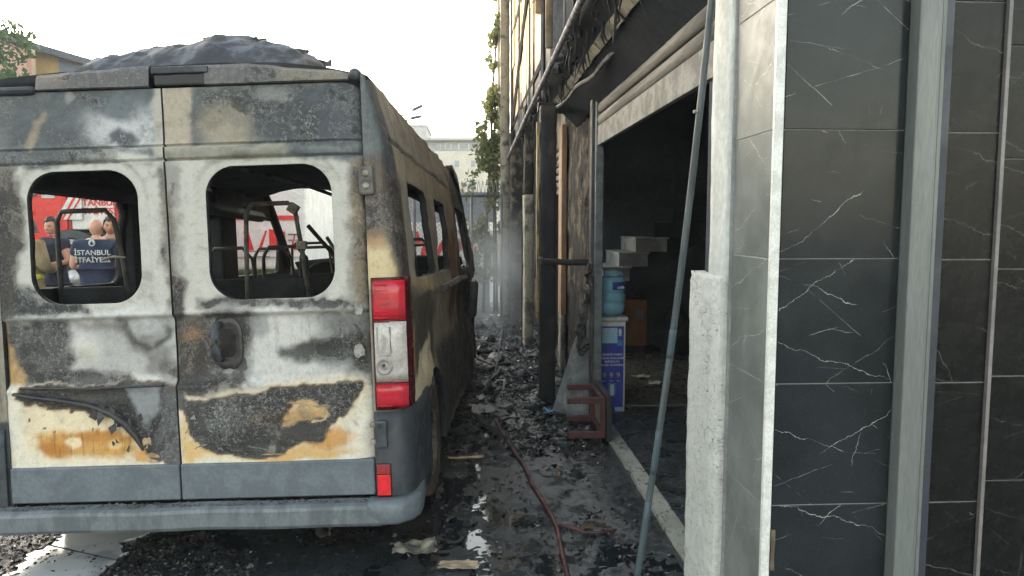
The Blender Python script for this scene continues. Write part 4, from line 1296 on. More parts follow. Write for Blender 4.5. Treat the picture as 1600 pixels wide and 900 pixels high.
mp = Mat('milky_puddle')
mp_n = mp.noise(5, 5, .6)
m_puddle = mp.fin(Base_Color=mp.mix(mp.step(mp_n, .5, .68), (.40, .42, .44), (.24, .26, .28)), Roughness=.12, Normal=mp.bump(mp.noise(9, 3), .06, .01))
pl = [(-2.10, 3.46), (-2.08, 3.30), (-1.98, 3.17), (-1.86, 3.08), (-1.74, 3.05), (-1.66, 3.2), (-1.70, 3.38), (-1.66, 3.5), (-1.72, 3.62), (-1.64, 3.8), (-1.72, 3.92), (-1.94, 3.86), (-2.06, 3.74), (-2.06, 3.62), (-2.11, 3.55)]
pp = []
for i in range(len(pl)):
    (ax, ay), (bx, by) = pl[i], pl[(i + 1) % len(pl)]
    for k in range(6): t = k / 6; pp.append((ax + (bx - ax) * t + .05 * (float(vn(i * 3.1 + k, 2.2)) - .5), ay + (by - ay) * t + .05 * (float(vn(i * 2.3 + k, 7.7)) - .5)))
mb = MB(); mb.prism(pp, .004, .0170)
tag(mb.build('puddle', m_puddle), kind='structure')

# ================================================================== SHOPFRONT BUILDING
FX = .983
shop = thing('shop_building', (FX, 6, 0), 'burnt shop building with blackened soffit and scorched upper cladding right of the minibus', 'building')


def W(name, a, b, mat, parent=shop, bev=0., lab=None):
    o = MB().box(a, b, 0, bev).build(name, mat, None)
    o.parent = parent
    o.matrix_parent_inverse = Matrix.Translation(-Vector(parent.location))
    if lab: o['label'] = lab
    return o


def adopt(o, parent):
    o.parent = parent
    o.matrix_parent_inverse = Matrix.Translation(-Vector(parent.location))
    return o


def rough_box(name, a, b, mat, parent, step=.04, amp=.02, seed=1, axis='x'):
    """a wall block whose faces are uneven: burnt render and spalled plaster"""
    bm = bmesh.new()
    (x0, y0, z0), (x1, y1, z1) = a, b
    nx, ny, nz = [max(1, int(round(abs(q - p) / step))) for p, q in zip(a, b)]
    mb = MB()
    def face(fn, nu, nv):
        base = len(mb.v)
        for i in range(nu + 1):
            for j in range(nv + 1): mb.v.append(fn(i / nu, j / nv))
        for i in range(nu):
            for j in range(nv): mb.f.append((base + i * (nv + 1) + j, base + (i + 1) * (nv + 1) + j, base + (i + 1) * (nv + 1) + j + 1, base + i * (nv + 1) + j + 1)); mb.m.append(0)
    L = lambda p, q, t: p + (q - p) * t
    face(lambda u, v: (x0, L(y1, y0, u), L(z0, z1, v)), ny, nz)
    face(lambda u, v: (x1, L(y0, y1, u), L(z0, z1, v)), ny, nz)
    face(lambda u, v: (L(x0, x1, u), y0, L(z0, z1, v)), nx, nz)
    face(lambda u, v: (L(x1, x0, u), y1, L(z0, z1, v)), nx, nz)
    face(lambda u, v: (L(x0, x1, u), L(y0, y1, v), z1), nx, ny)
    face(lambda u, v: (L(x0, x1, u), L(y1, y0, v), z0), nx, ny)
    A = np.array(mb.v)
    d = fbm(A[:, 1] * 5 + A[:, 0] * 5, A[:, 2] * 5, seed, 4) - .5
    d2 = fbm(A[:, 1] * 21 + A[:, 0] * 17, A[:, 2] * 21, seed + 3, 2) - .5
    d3 = vn(A[:, 1] * 43 + A[:, 0] * 31, A[:, 2] * 38, seed + 5)
    k = amp * (1.2 * d + .6 * d2 - .45 * (d3 > .84))
    c = (np.array(a) + np.array(b)) / 2
    A[:, 0] += np.sign(A[:, 0] - c[0]) * (k - amp * .4)
    A[:, 1] += np.sign(A[:, 1] - c[1]) * (k - amp * .4) * .7
    mb.v = [tuple(p) for p in A]
    o = mb.build(name, mat, None, True)
    bm.free()
    # weld the seams so the block stays closed
    w = o.modifiers.new('weld', 'WELD'); w.merge_threshold = .0005
    return adopt(o, parent) if parent else o


# --- burnt pier between the two shops, lintel, soffit
rough_box('pier', (FX + .004, 5.93, 0), (1.046, 7.75, 2.62), m_wall_burnt, shop, .05, .035, 11)
W('pier_edge_board', (.935, 7.60, .62), (.990, 7.86, 2.58), m_wood, shop, .006)
rough_box('pier_edge', (.93, 7.60, 0), (.985, 7.84, .615), m_wall_peel, shop, .05, .015, 13)
rough_box('lintel', (FX + .012, 2.95, 2.455), (1.34, 5.925, 3.2), m_soffit, shop, .06, .02, 15)
rough_box('upper_wall', (.80, 3.0, 2.92), (FX + .008, 13.2, 7.4), m_soffit, shop, .25, .03, 16)
# sloping sooted soffit, from the lintel out to the fascia
sx = np.linspace(0, 1, 16); sy = np.linspace(2.72, 7.05, 110)
SX, SY = np.meshgrid(sx, sy, indexing='ij')
PX = .655 + (FX + .03 - .655) * SX; PZ = 2.84 - .37 * SX + .022 * (fbm(SY * 2.6, SX * 2.2, 91, 4) - .5) + .012 * (fbm(SY * 12, SX * 6, 93, 3) - .5)
o = grid_obj('soffit', np.stack([PX, SY, PZ], -1), m_soffit); adopt(o, shop); solid(o, .03, 0, 1)
# the strip of unburnt cream board along it, in lengths
y = 3.35
while y < 6.9:
    l = U(.25, .8); y1 = min(y + l, 6.95)
    mb = MB(); n = 8; w_ = .022
    for i in range(n + 1):
        yy = y + (y1 - y) * i / n
        e0, e1 = U(.85, 1.1) * w_, U(.85, 1.12) * w_
        for dx in (-e0, e1):
            xx = .792 + dx; mb.v.append((xx, yy, 2.84 - .37 * (xx - .655) / .358 - .018))
    for i in range(n): mb.f.append((i * 2, i * 2 + 2, i * 2 + 3, i * 2 + 1)); mb.m.append(0)
    o = mb.build('soffit_strip', m_cream); adopt(o, shop); solid(o, .008, 0)
    y = y1 + U(.01, .06)
# ashy twisted batten across the soffit
mb = MB()
pts = [(.70 + .29 * t + .006 * math.sin(t * 31), 6.95 - 3.9 * t, 2.55 + .10 * t + .012 * math.sin(t * 23)) for t in np.linspace(0, 1, 26)]
mb.tube(pts, [.012 + .006 * (random.random()) for _ in pts], 6)
adopt(mb.build('soffit_batten', m_steel_lt), shop)
adopt(MB().tube([(.60, 6.62, 2.60), (.86, 6.62, 2.585), (1.05, 6.62, 2.60)], .045, 8).build('cross_beam', m_char), shop)
# hanging burnt shreds under the fascia
tagm = MB()
for i in range(60):
    y = U(3.3, 7.2); x = U(.64, .78); z = 2.84 - .37 * (x - .655) / .358
    l = random.choice((.05, .08, .12, .2)); a = U(-1, 1)
    tagm.tube([(x, y, z + .03), (x + U(-.02, .02), y + .03 * a, z - l * .5), (x + U(-.03, .03), y + .06 * a, z - l)], [.012, .010, .003], 5, 0, True, U(.3, 1.))
for i in range(26):
    y = U(7.2, 9.4); x = U(.64, .76); l = U(.1, .42)
    tagm.tube([(x, y, 2.75), (x + U(-.03, .03), y + U(-.06, .06), 2.75 - l * .5), (x + U(-.03, .03), y + U(-.08, .08), 2.75 - l)], [.018, .013, .004], 5, 0, True, U(.3, 1.))
o = tagm.build('hanging_shreds', m_char); adopt(o, shop); tag(o, kind='stuff')
# fascia rail and steel tube frame in front of the insulation
rail = MB().tube([(.615, 2.9, 2.855), (.62, 4.07, 2.82), (.62, 8.2, 2.735), (.62, 12.4, 2.63)], .022, 10)
adopt(rail.build('fascia_rail', M('pale_ash_rail', (.34, .34, .36), (.12, .12, .13), .6, .8, 16, bump=.5), None, True), shop)
m_frame = M('burnt_frame_tube', (.03, .034, .05), (.018, .02, .026), .5, .7, 9, bump=.3)


def member(name, p, q, r, mat=m_frame):
    p, q = Vector(p), Vector(q)
    return adopt(MB().tube([p, q], r, 4).build(name, mat), shop)


for y, r in ((4.75, .02), (5.55, .05), (5.9, .04), (7.1, .022), (8.6, .02), (10.4, .022), (12.2, .03)):
    member('frame_post', (.69, y, 2.75), (.69, y, 7.2), r)
for z in (3.12, 4.55, 5.6): member('frame_rail', (.692, 7.1, z), (.692, 12.3, z), .022)
member('frame_brace', (.675, 12.2, 3.05), (.675, 7.0, 4.85), .024)
member('frame_brace', (.64, 5.6, 3.35), (.64, 4.2, 5.2), .04)
for y, z0 in ((6.35, 3.05), (7.35, 3.6)):
    adopt(MB().tube([(.68, y, z0), (.68, y, 6.5)], .045, 10).build('frame_pipe', M('tan_pipe', (.40, .33, .24), (.2, .15, .1), .6), None, True), shop)
# insulation boards behind the frame, one by one
y = 3.1
while y < 13.1:
    w_ = random.choice((.42, .5, .58)); y1 = min(y + w_, 13.15)
    z = 2.86
    while z < 7.2:
        h_ = U(.9, 1.5); z1 = min(z + h_, 7.3); d = U(0, .03)
        W('insulation_board', (.712 - d, y + .008, z + .006), (.798, y1 - .008, z1 - .006), m_soffit if (y < 6.3 and random.random() < .62) else m_foam, shop)
        z = z1
    y = y1
# far corner: pale edge pilaster and the blue-black column beside it
rough_box('corner_pilaster', (.50, 12.30, 0), (.66, 12.62, 5.4), m_wall_peel, shop, .08, .012, 23)
rough_box('corner_pilaster', (.47, 12.66, 2.6), (.66, 13.2, 7.4), M('cream_edge', (.62, .54, .40), (.5, .42, .3), .8, .9, 3), shop, .1, .01, 24)  # upper length of the pilaster, plain cream
rough_box('burnt_column', (.63, 11.6, 0), (.90, 12.2, 3.0), m_wall_burnt, shop, .06, .02, 25)
rough_box('peeled_pillar', (.655, 9.05, 0), (.79, 9.45, 1.92), m_wall_peel, shop, .04, .022, 26)
rough_box('peeled_pillar_head', (.66, 9.08, 1.93), (.785, 9.42, 3.0), m_wall_burnt, shop, .04, .03, 27)
adopt(MB().tube([(.625, 9.0, .05), (.63, 9.0, 1.2), (.628, 9.0, 2.6)], .009, 6).build('pillar_cable', m_rubber), shop)
adopt(MB().tube([(.79, 8.95, .9), (.80, 8.9, 1.6), (.785, 8.9, 2.55)], .02, 6).build('drain_pipe', m_steel, None, True), shop)
# second shop beyond the pier: wall strip, shutter, dark opening
rough_box('far_wall', (FX + .01, 9.85, 0), (1.3, 13.2, 2.9), m_wall_burnt, shop, .12, .03, 28)
rough_box('far_lintel', (FX + .01, 7.78, 2.40), (1.3, 9.84, 2.9), m_cream, shop, .06, .012, 29)


def shutter(label, y0, y1, ztop_, nsl, pitch, bar_h, x=FX + .02, wav=0):
    sh = thing('roller_shutter', (x, (y0 + y1) / 2, ztop_), label, 'roller shutter', 'roller shutters of the burnt shops')
    prof = [(.010, 0), (-.010, .12), (-.020, .45), (-.012, .80), (.012, .93)]
    me = None
    for k in range(nsl):
        mb = MB(); n = 8
        for i in range(n + 1):
            yy = y0 + (y1 - y0) * i / n - (y0 + y1) / 2
            for px, pz in prof: mb.v.append((px, yy, -(1 - pz) * pitch * .96))
        for i in range(n):
            for j in range(4): mb.f.append((i * 5 + j, i * 5 + 5 + j, i * 5 + 6 + j, i * 5 + 1 + j)); mb.m.append(0)
        if me is None: me = mb.mesh('shutter_slat', m_shutter, True)
        o = link('shutter_slat', me, sh)
        o.location = (wav * k * .004, 0, -k * pitch)
        if wav: o.rotation_euler = (R(wav * (k - 1) * .9), 0, 0)
        solid(o, .003, 0)
    if bar_h:
        o = MB().box((-.020, y0 - (y0 + y1) / 2, -nsl * pitch - bar_h), (.012, (y1 - y0) / 2, -nsl * pitch - .003), 0, .004).build('shutter_bottom_bar', m_shutter_bar, sh)
    return sh


shutter('half-rolled grey shutter with pale bottom bar over the near open shop', 2.99, 5.84, 2.60, 3, .090, .150)
shutter('buckled pale shutter slats over the far burnt shop', 7.92, 9.8, 2.36, 6, .075, 0, FX + .01, 1)
o = W('shutter_guide', (FX - .035, 5.80, 0), (FX + .03, 5.90, 2.62), m_steel, shop, .006)
W('shutter_guide', (FX - .01, 5.74, 0), (FX + .05, 5.797, 2.60), M('grey_guide_rail', (.16, .18, .19), (.09, .1, .11), .5, .7, 8), shop, .004)

# burnt columns standing forward of the shops
ca = thing('charred_column', (.67, 6.45, 0), 'soot-black slim column with a yellow edge before the burnt pier', 'column')
mb = MB()
o = rough_box('column_shaft', (.60, 6.36, 0), (.745, 6.54, 2.58), M('charred_shaft', (.018, .020, .023), (.085, .062, .045), .75, .9, 3, (.5, .72), .6, 34, spec=.2), ca, .035, .016, 33)
W('column_edge_strip', (.578, 6.44, .75), (.596, 6.53, 2.45), M('scorched_yellow_strip', (.38, .28, .10), (.10, .07, .05), .7, .9, 5, st=(3, 3, 1)), ca)
st = thing('charred_strut', (.6, 6.40, 1.26), 'blackened pipe running level from the slim column to the pier', 'pipe')
mb = MB().tube([(.585, 6.30, 1.262), (.8, 6.2, 1.250), (.99, 5.98, 1.262)], [.022, .026, .024], 8)
adopt(mb.build('strut_pipe', m_char, None, True), st)
MBx = MB(); MBx.box((.58, 6.27, 1.23), (.62, 6.33, 1.292), 0, .008)
adopt(MBx.build('strut_clamp', m_steel), st)

# melted cladding hanging on the pier and the plastic sheet behind it
mb = MB()
pts = [(.955, 5.84, 1.26), (.94, 5.82, 1.05), (.90, 5.84, .86), (.875, 5.83, .72), (.90, 5.82, .60), (.885, 5.84, .52)]
mb.tube(pts, [.03, .05, .04, .055, .07, .02], 7, 0, True, .5)
for k in range(40):
    t = U(0, 4.99); i = int(t); p = Vector(pts[i]).lerp(Vector(pts[i + 1]), t - i); r_ = U(.015, .05); a = U(0, 6)
    mb.add([(p.x + r_ * math.cos(a + q) * U(.5, 1.4), p.y - .02 - U(0, .04), p.z + r_ * math.sin(a + q) * U(.5, 1.6)) for q in (0, 1.6, 3.1, 4.7)], [(0, 1, 2), (0, 2, 3)])
tag(mb.build('melted_cladding', m_melt), 'black melted cladding dangling in a twist down the pier by the shutter guide', 'melted cladding')
ux = np.linspace(0, 1, 34); uz = np.linspace(0, 1, 46)
UX, UZ = np.meshgrid(ux, uz, indexing='ij')
wdt = .10 + .16 * (1 - UZ)
shx = .955 - wdt * 1.15 * (UX) + .02 * UZ; shy = 5.88 + .12 * UX - .06 * (1 - UZ) + .05 * (fbm(UX * 3.3, UZ * 2.4, 95, 4) - .5)
shz = .02 + .82 * UZ * (1 - .25 * UX)
o = grid_obj('plastic_sheet', np.stack([shx, shy, shz], -1), m_sheet); solid(o, .003, 0)
tag(o, 'crumpled grey plastic sheet draped at the foot of the pier', 'plastic sheet')

# --- the inside of the near shop
W('room_back_wall', (1.0, 9.30, 0), (4.9, 9.45, 3.1), m_room)
W('room_side_wall', (4.75, 2.9, 0), (4.9, 9.298, 3.1), m_room)
W('room_ceiling', (1.345, 2.9, 3.102), (4.9, 9.45, 3.2), m_room)
W('room_near_wall', (1.70, 2.92, 0), (4.748, 3.02, 3.1), m_room)


def terrazzo(name, base):
    m = Mat(name)
    v = m.n('TexVoronoi', {'feature': 'F1'}, Vector=m.co, Scale=95.)
    s_ = m.n('SeparateColor', Color=v.outputs['Color']).outputs[0]
    c = m.mix(m.step(s_, .62, .9), tuple(np.array(base) * .7), tuple(np.array(base) * 3.2))
    c = m.mix(m.step(m.noise(3, 5), .45, .7, 0, .7), c, (.016, .016, .016))
    return m.fin(Base_Color=c, Roughness=m.step(m.noise(5, 4), .4, .65, .25, .6), Normal=m.bump(m.noise(60, 4), .35, .004))


fl = MB().box((1.095, 2.9, -.02), (4.75, 6.165, .014)).build('shop_floor', terrazzo('speckled_floor', (.035, .038, .04))); tag(fl, kind='structure')
fl = MB().box((1.095, 6.205, -.02), (4.75, 9.3, .016)).build('shop_floor', terrazzo('dull_floor', (.045, .045, .036))); tag(fl, kind='structure')
fl = MB().box((1.095, 6.166, -.02), (4.75, 6.204, .020)).build('floor_joint', M('floor_joint_strip', (.20, .19, .16), (.12, .115, .1), .7)); tag(fl, kind='structure')
# scuffed cream threshold, chipped along its edges
mb = MB(); n = 90
for i in range(n + 1):
    yy = 2.9 + 2.85 * i / n
    e0 = .986 + .018 * (float(fbm(yy * 9, 1.1, 97, 3)) - .4) + (.02 if vn(yy * 6, 4.2, 98) > .82 else 0); e1 = 1.094
    for x, z in ((e0, -.01), (e0 + .004, .026), (e1, .028), (e1, -.01)): mb.v.append((x, yy, z))
for i in range(n):
    for j in range(3): mb.f.append((i * 4 + j, i * 4 + 4 + j, i * 4 + 5 + j, i * 4 + 1 + j)); mb.m.append(0)
mt = Mat('scuffed_threshold')
scf = mt.math('MULTIPLY', mt.step(mt.noise(26, 5, .7, 1.2, mt.stretch((1.6, .8, 1))), .52, .60), mt.step(mt.noise(7, 3), .38, .58))
tc = mt.mix(mt.step(mt.noise(5, 5), .35, .7), (.40, .40, .34), (.27, .27, .23))
tc = mt.mix(scf, tc, (.03, .03, .03))
o = mb.build('threshold', mt.fin(Base_Color=tc, Roughness=.7, Normal=mt.bump(mt.noise(40, 5), .4, .006))); tag(o, kind='structure')

stairs = thing('staircase', (1.9, 8.55, 0), 'dim grey marble stairs rising to the right inside the burnt shop', 'staircase')
for k, (x0, x1, z0) in enumerate(((1.30, 1.62, .74), (1.52, 1.84, .905), (1.71, 2.05, 1.07), (1.90, 2.27, 1.24), (2.12, 2.49, 1.41), (2.34, 2.71, 1.58), (2.56, 2.93, 1.75))):
    W('stair_step', (x0, 8.45, z0 + .002), (x1, 9.28, z0 + .150), M('marble_riser', (.44, .44, .43), (.22, .22, .22), .5, .7, 4, bump=.2) if k == 0 else bpy.data.materials['marble_riser'] if k < 4 else m_soffit, stairs, .006)
    W('stair_tread', (x0 - .01, 8.42, z0 + .1505), (x1 + .015, 9.28, z0 + .168), m_marble if k < 4 else m_soffit, stairs, .003)
W('stair_base', (1.28, 8.56, .0), (1.515, 9.28, .738), m_room, stairs)
sp_ = [(1.52, .52), (2.93, 1.56), (2.93, 1.745)]
for x1, z0 in ((2.56, 1.58), (2.34, 1.41), (2.12, 1.24), (1.90, 1.07), (1.71, .905), (1.52, .74)): sp_ += [(x1 + .0, z0 + .165), (x1, z0 - .005)]
mb = MB(); n = len(sp_)
mb.v = [(x, 8.50, z) for x, z in sp_] + [(x, 9.28, z) for x, z in sp_]
mb.f = [tuple(range(n)), tuple(range(n, 2 * n))[::-1]] + [(i, n + i, n + (i + 1) % n, (i + 1) % n) for i in range(n)]; mb.m = [0] * (n + 2)
adopt(mb.build('stair_stringer', m_soffit), stairs)
cab_ = thing('orange_cabinet', (1.97, 8.8, 0), 'small orange cabinet with a pale notice under the stairs', 'cabinet')
W('cabinet_body', (1.83, 8.70, .10), (2.11, 9.1, .66), m_cab, cab_, .01)
W('cabinet_notice', (1.97, 8.692, .42), (2.07, 8.6985, .55), M('faded_notice', (.34, .30, .22), (.26, .24, .2), .8), cab_)
W('cabinet_plinth', (1.85, 8.72, .017), (2.09, 9.08, .098), m_char, cab_)
for nm, x, y, r, sd, lb in (('rubbish_sack', 2.42, 8.6, .27, 1, 'larger black rubbish sack slumped on the floor right of the cabinet'), ('rubbish_sack', 2.72, 8.1, .23, 5, 'smaller black rubbish sack on the floor in front of the larger one')):
    th = np.linspace(0, math.pi, 18); ph = np.linspace(0, 2 * math.pi, 29)
    TH, PH = np.meshgrid(th, ph, indexing='ij')
    rr = r * (.95 + .8 * (fbm(np.cos(PH) * np.sin(TH) * 2.4 + 7, np.sin(PH) * np.sin(TH) * 2.4 + np.cos(TH) * 2.1 + 7, sd, 4) - .5))
    o = grid_obj(nm, np.stack([x + rr * np.sin(TH) * np.cos(PH), y + rr * np.sin(TH) * np.sin(PH), .016 + np.maximum(r * .8 + rr * 1.05 * np.cos(TH), 0)], -1), M('black_sack', (.012, .013, .015), (.022, .023, .026), .75, .95, 9, bump=.9, bscale=18, spec=.15) if sd == 1 else bpy.data.materials['black_sack'])
    tag(o, lb, 'rubbish sack')
for x, y, a, lb in ((1.72, 7.3, .4, 'pale crumpled paper on the shop floor in front of the cabinet'), (1.78, 7.0, 1.2, 'second pale paper on the shop floor, nearer the dispenser')):
    mb = MB(); n = 5
    for i in range(n):
        for j in range(4): mb.v.append((x + (i / 4 - .5) * .16 * math.cos(a) - (j / 3 - .5) * .11 * math.sin(a), y + (i / 4 - .5) * .16 * math.sin(a) + (j / 3 - .5) * .11 * math.cos(a), .022 + U(0, .022)))
    for i in range(n - 1):
        for j in range(3): mb.f.append((i * 4 + j, i * 4 + 4 + j, i * 4 + 5 + j, i * 4 + 1 + j)); mb.m.append(0)
    tag(solid(mb.build('paper_scrap', m_paper), .001, 0), lb, 'paper', 'papers on the shop floor')

# --- tiled pillar, plaster jamb and metal frame at the near right
pil = thing('tiled_pillar', (1.2, 2.6, 0), 'pillar clad in black veined marble tiles with a white corner trim', 'pillar')
W('pillar_core', (FX + .0035, 2.376, 0), (1.416, 2.93, 3.4), m_grout, pil)
J = [-.196 + .418 * k for k in range(9)]
tme_f = MB().box((-.2, 0, -.2068), (.2, .0065, .2068), 0, .0012).mesh('marble_tile', m_tile)
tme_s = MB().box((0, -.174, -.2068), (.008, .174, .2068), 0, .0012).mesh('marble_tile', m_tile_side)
for k in range(8):
    zc = .222 + .418 * (k) + .209 - .418
    if zc < -.1: continue
    lo = zc
    o = link('marble_tile', tme_f, pil); o.matrix_parent_inverse = Matrix.Translation(-pil.location); o.location = (1.214, 2.3705, zc)
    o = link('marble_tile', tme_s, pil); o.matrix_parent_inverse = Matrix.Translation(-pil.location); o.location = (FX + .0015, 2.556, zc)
W('corner_trim', (.976, 2.358, 0), (1.006, 2.377, 3.4), m_trim, pil, .003)
rough_box('chipped_mortar', (1.006, 2.352, .42), (1.022, 2.3655, .56), M('brown_mortar', (.16, .12, .09), (.09, .07, .05), .9, bump=.8), pil, .02, .008, 55)

jm = thing('plaster_jamb', (FX, 3.0, 0), 'white plastered door jamb, cracked and bulging in its lower half', 'door jamb')
rough_box('jamb_upper', (FX - .016, 2.748, 1.355), (1.30, 2.965, 3.4), m_plaster, jm, .045, .006, 61)
rough_box('jamb_strip', (FX - .006, 2.736, 0), (1.26, 2.752, 3.4), m_grout, jm, .06, .002, 64)
rough_box('jamb_lower', (FX - .034, 2.752, 0), (1.32, 3.16, 1.385), m_plaster_r, jm, .02, .010, 62)
W('jamb_return', (1.0, 2.77, 1.36), (1.5, 3.10, 3.2), m_room, jm)

fr = thing('metal_door_frame', (1.48, 2.33, 0), 'tall grey-green metal door post beside the black marble tiles', 'door frame')
W('frame_face', (1.418, 2.318, 0), (1.482, 2.40, 3.4), m_alu, fr, .004)
W('frame_lip', (1.4825, 2.332, 0), (1.500, 2.40, 3.4), m_alu, fr, .003)
W('frame_gasket', (1.5005, 2.352, 0), (1.552, 2.42, 3.4), m_gasket, fr, .004)
W('frame_gasket', (1.507, 2.343, 0), (1.520, 2.3515, 3.4), m_alu, fr, .001)

wl = thing('tiled_side_wall', (1.7, 2.6, 0), 'narrow strip of dark veined tiles right of the metal door post', 'tiled wall')
W('side_wall_core', (1.553, 2.385, 0), (1.742, 2.70, 3.4), m_grout, wl)
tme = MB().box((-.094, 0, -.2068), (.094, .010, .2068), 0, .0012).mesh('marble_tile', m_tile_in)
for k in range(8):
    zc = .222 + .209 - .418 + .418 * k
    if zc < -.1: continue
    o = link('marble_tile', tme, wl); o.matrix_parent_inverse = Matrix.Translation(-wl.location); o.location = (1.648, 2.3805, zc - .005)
W('side_wall_trim', (1.7425, 2.366, 0), (1.756, 2.42, 3.4), M('dull_trim', (.20, .18, .18), (.14, .13, .13), .45), wl, .002)
rc = thing('recessed_tiled_wall', (2.4, 2.8, 0), 'deeply shaded black tiled wall set back at the right edge', 'tiled wall')
W('recess_core', (1.757, 2.73, 0), (3.2, 2.9, 3.4), m_grout, rc)
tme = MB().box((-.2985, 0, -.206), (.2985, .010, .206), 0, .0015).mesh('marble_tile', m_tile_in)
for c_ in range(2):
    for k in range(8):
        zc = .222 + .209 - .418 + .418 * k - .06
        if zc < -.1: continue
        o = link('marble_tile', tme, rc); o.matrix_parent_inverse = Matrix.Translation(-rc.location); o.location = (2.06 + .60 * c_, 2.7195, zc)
W('recess_reveal', (1.757, 2.43, 0), (1.772, 2.729, 3.4), m_tile_in, rc)

# ================================================================== THINGS IN THE ALLEY
# leaning pole
po = thing('leaning_pole', (.70, 2.95, .02), 'long thin grey-blue pole leaning from the ground up against the shopfront', 'pole')
pA, pB = Vector((.665, 2.90, .02)), Vector((.935, 2.86, 2.60))
pv = (pB - pA)
pt = lambda t: pA + pv * t + Vector((.022 * math.sin(3.1 * t), 0, 0))
adopt(MB().tube([pt(t) for t in np.linspace(0, 1, 24)], .0135, 12).build('pole_shaft', m_pole, None, True), po)
for t0, t1 in ((.03, .17), (.215, .285), (.40, .445)):
    adopt(MB().tube([pt(t) for t in np.linspace(t0, t1, 6)], .0142, 12).build('blue_band', m_pole_blue, None, True), po)
adopt(MB().tube([pt(.775) + Vector((-.012, -.01, 0)), pt(.775) + Vector((-.028, -.012, 0))], .007, 8).build('pole_screw', m_bracket), po)

# hose
hp = [(.19, 5.75), (.22, 5.45), (.25, 5.25), (.29, 4.95), (.345, 4.6), (.36, 4.33), (.395, 4.05), (.425, 3.82), (.438, 3.66), (.43, 3.4), (.425, 3.19), (.42, 2.9)]
hp2 = []
for i in range(len(hp) - 1):
    for k in range(4):
        t = k / 4; hp2.append((hp[i][0] + (hp[i + 1][0] - hp[i][0]) * t, hp[i][1] + (hp[i + 1][1] - hp[i][1]) * t))
mb = MB().tube([(x, y, float(gz(x, y)) + .014) for x, y in hp2], .0115, 8)
tag(mb.build('garden_hose', m_hose, None, True), 'thin dark red hose running along the wet ground towards the camera', 'hose')
mb = MB().tube([(x, y, float(gz(x, y)) + .012) for x, y in ((.43, 3.70), (.50, 3.66), (.58, 3.60), (.66, 3.60), (.74, 3.62))], .006, 6)
tag(mb.build('thin_wire', m_hose, None, True), 'short thin wire branching sideways from the hose', 'wire')
mb = MB().tube([(x, y, float(gz(x, y)) + .03) for x, y in ((.02, 5.9), (.10, 5.55), (.19, 5.3), (.25, 5.2))], [.02, .035, .03, .012], 6, 0, True, .6)
tag(mb.build('burnt_hose_end', m_char), 'charred lump where the hose disappears into the debris', 'debris')

# overturned maroon stool
so = thing('overturned_stool', (.86, 5.4, 0), 'maroon wooden stool lying on its side by the threshold', 'stool')
for nm, a, b, mt in (
        ('stool_leg', (.700, 5.16, .040), (.962, 5.205, .085), m_maroon), ('stool_leg', (.690, 5.16, .292), (.962, 5.205, .335), m_maroon),
        ('stool_leg', (.745, 5.60, .292), (.962, 5.645, .335), m_maroon), ('stool_leg', (.745, 5.60, .040), (.962, 5.645, .085), m_maroon),
        ('apron_rail', (.932, 5.21, .297), (.962, 5.595, .331), m_maroon), ('apron_rail', (.932, 5.21, .045), (.962, 5.595, .079), m_maroon),
        ('apron_rail', (.930, 5.162, .0855), (.964, 5.203, .2915), m_maroon), ('apron_rail', (.930, 5.602, .0855), (.964, 5.643, .2915), m_maroon),
        ('stool_seat', (.9655, 5.13, .022), (1.005, 5.68, .352), m_seat_dark), ('seat_underside', (.958, 5.206, .0855), (.9648, 5.60, .2915), m_tan)):
    W(nm, a, b, mt, so, .004)

# bottled-water dispenser
ds = thing('water_dispenser', (1.165, 6.1, 0), 'blue printed water dispenser carton standing inside the shop doorway', 'water dispenser')
W('carton', (1.055, 5.98, .014), (1.275, 6.16, .775), m_white, ds, .008)
W('carton_front', (1.068, 5.972, .022), (1.258, 5.9795, .735), m_blue, ds)
W('carton_lid', (1.035, 5.955, .777), (1.292, 6.17, .812), M('white_lid', (.52, .53, .53), (.4, .41, .41), .4), ds, .012)
W('front_picture', (1.078, 5.9705, .595), (1.205, 5.9718, .722), m_blue_lt, ds)
W('picture_glass', (1.215, 5.9705, .655), (1.238, 5.9718, .715), m_white, ds)
W('picture_drop', (1.205, 5.9705, .575), (1.246, 5.9718, .620), M('mid_blue_print', (.06, .22, .48), (.1, .3, .55), .4), ds)
W('front_band', (1.19, 5.9705, .026), (1.256, 5.9718, .058), m_blue_lt, ds)
W('lamp_glow_print', (1.135, 5.9708, .150), (1.195, 5.9718, .262), M('pale_halo_print', (.10, .22, .50), (.05, .1, .35), .4), ds)
W('glass_print', (1.150, 5.9696, .158), (1.182, 5.9706, .250), M('pale_glass_print', (.55, .66, .66), (.42, .55, .5), .4), ds)
for k, (tx, zz, sz) in enumerate((('HİJYENİK POMPA', .500, .0215), ('KOLAY KULLANIM', .470, .0235), ('SAĞLIKLI SU', .441, .0225), ('PRATİK VE GÜVENLİ', .412, .0215))):
    o = text_mesh(tx, sz, m_white, 'printed_text', None, .0004, bold=.0006); stand(o, 1.163, 5.9704, zz); adopt(o, ds)
for k in range(3):
    o = text_mesh('9', .060, m_gold, 'printed_numeral', None, .0005, bold=.002); stand(o, 1.100 + .058 * k, 5.9704, .325); adopt(o, ds)
    W('numeral_caption', (1.082 + .058 * k, 5.9705, .276), (1.116 + .058 * k, 5.9718, .283), m_gold, ds)
mbt = Mat('blue_bottle_plastic')
m_bottle = mbt.fin(Base_Color=(.30, .60, .78), Roughness=.15, Transmission_Weight=.38, IOR=1.25, Normal=mbt.bump(mbt.noise(9, 3), .2, .01))
bt = thing('water_bottle', (1.165, 6.08, .812), 'large blue ribbed water bottle upside down on the dispenser', 'water bottle')
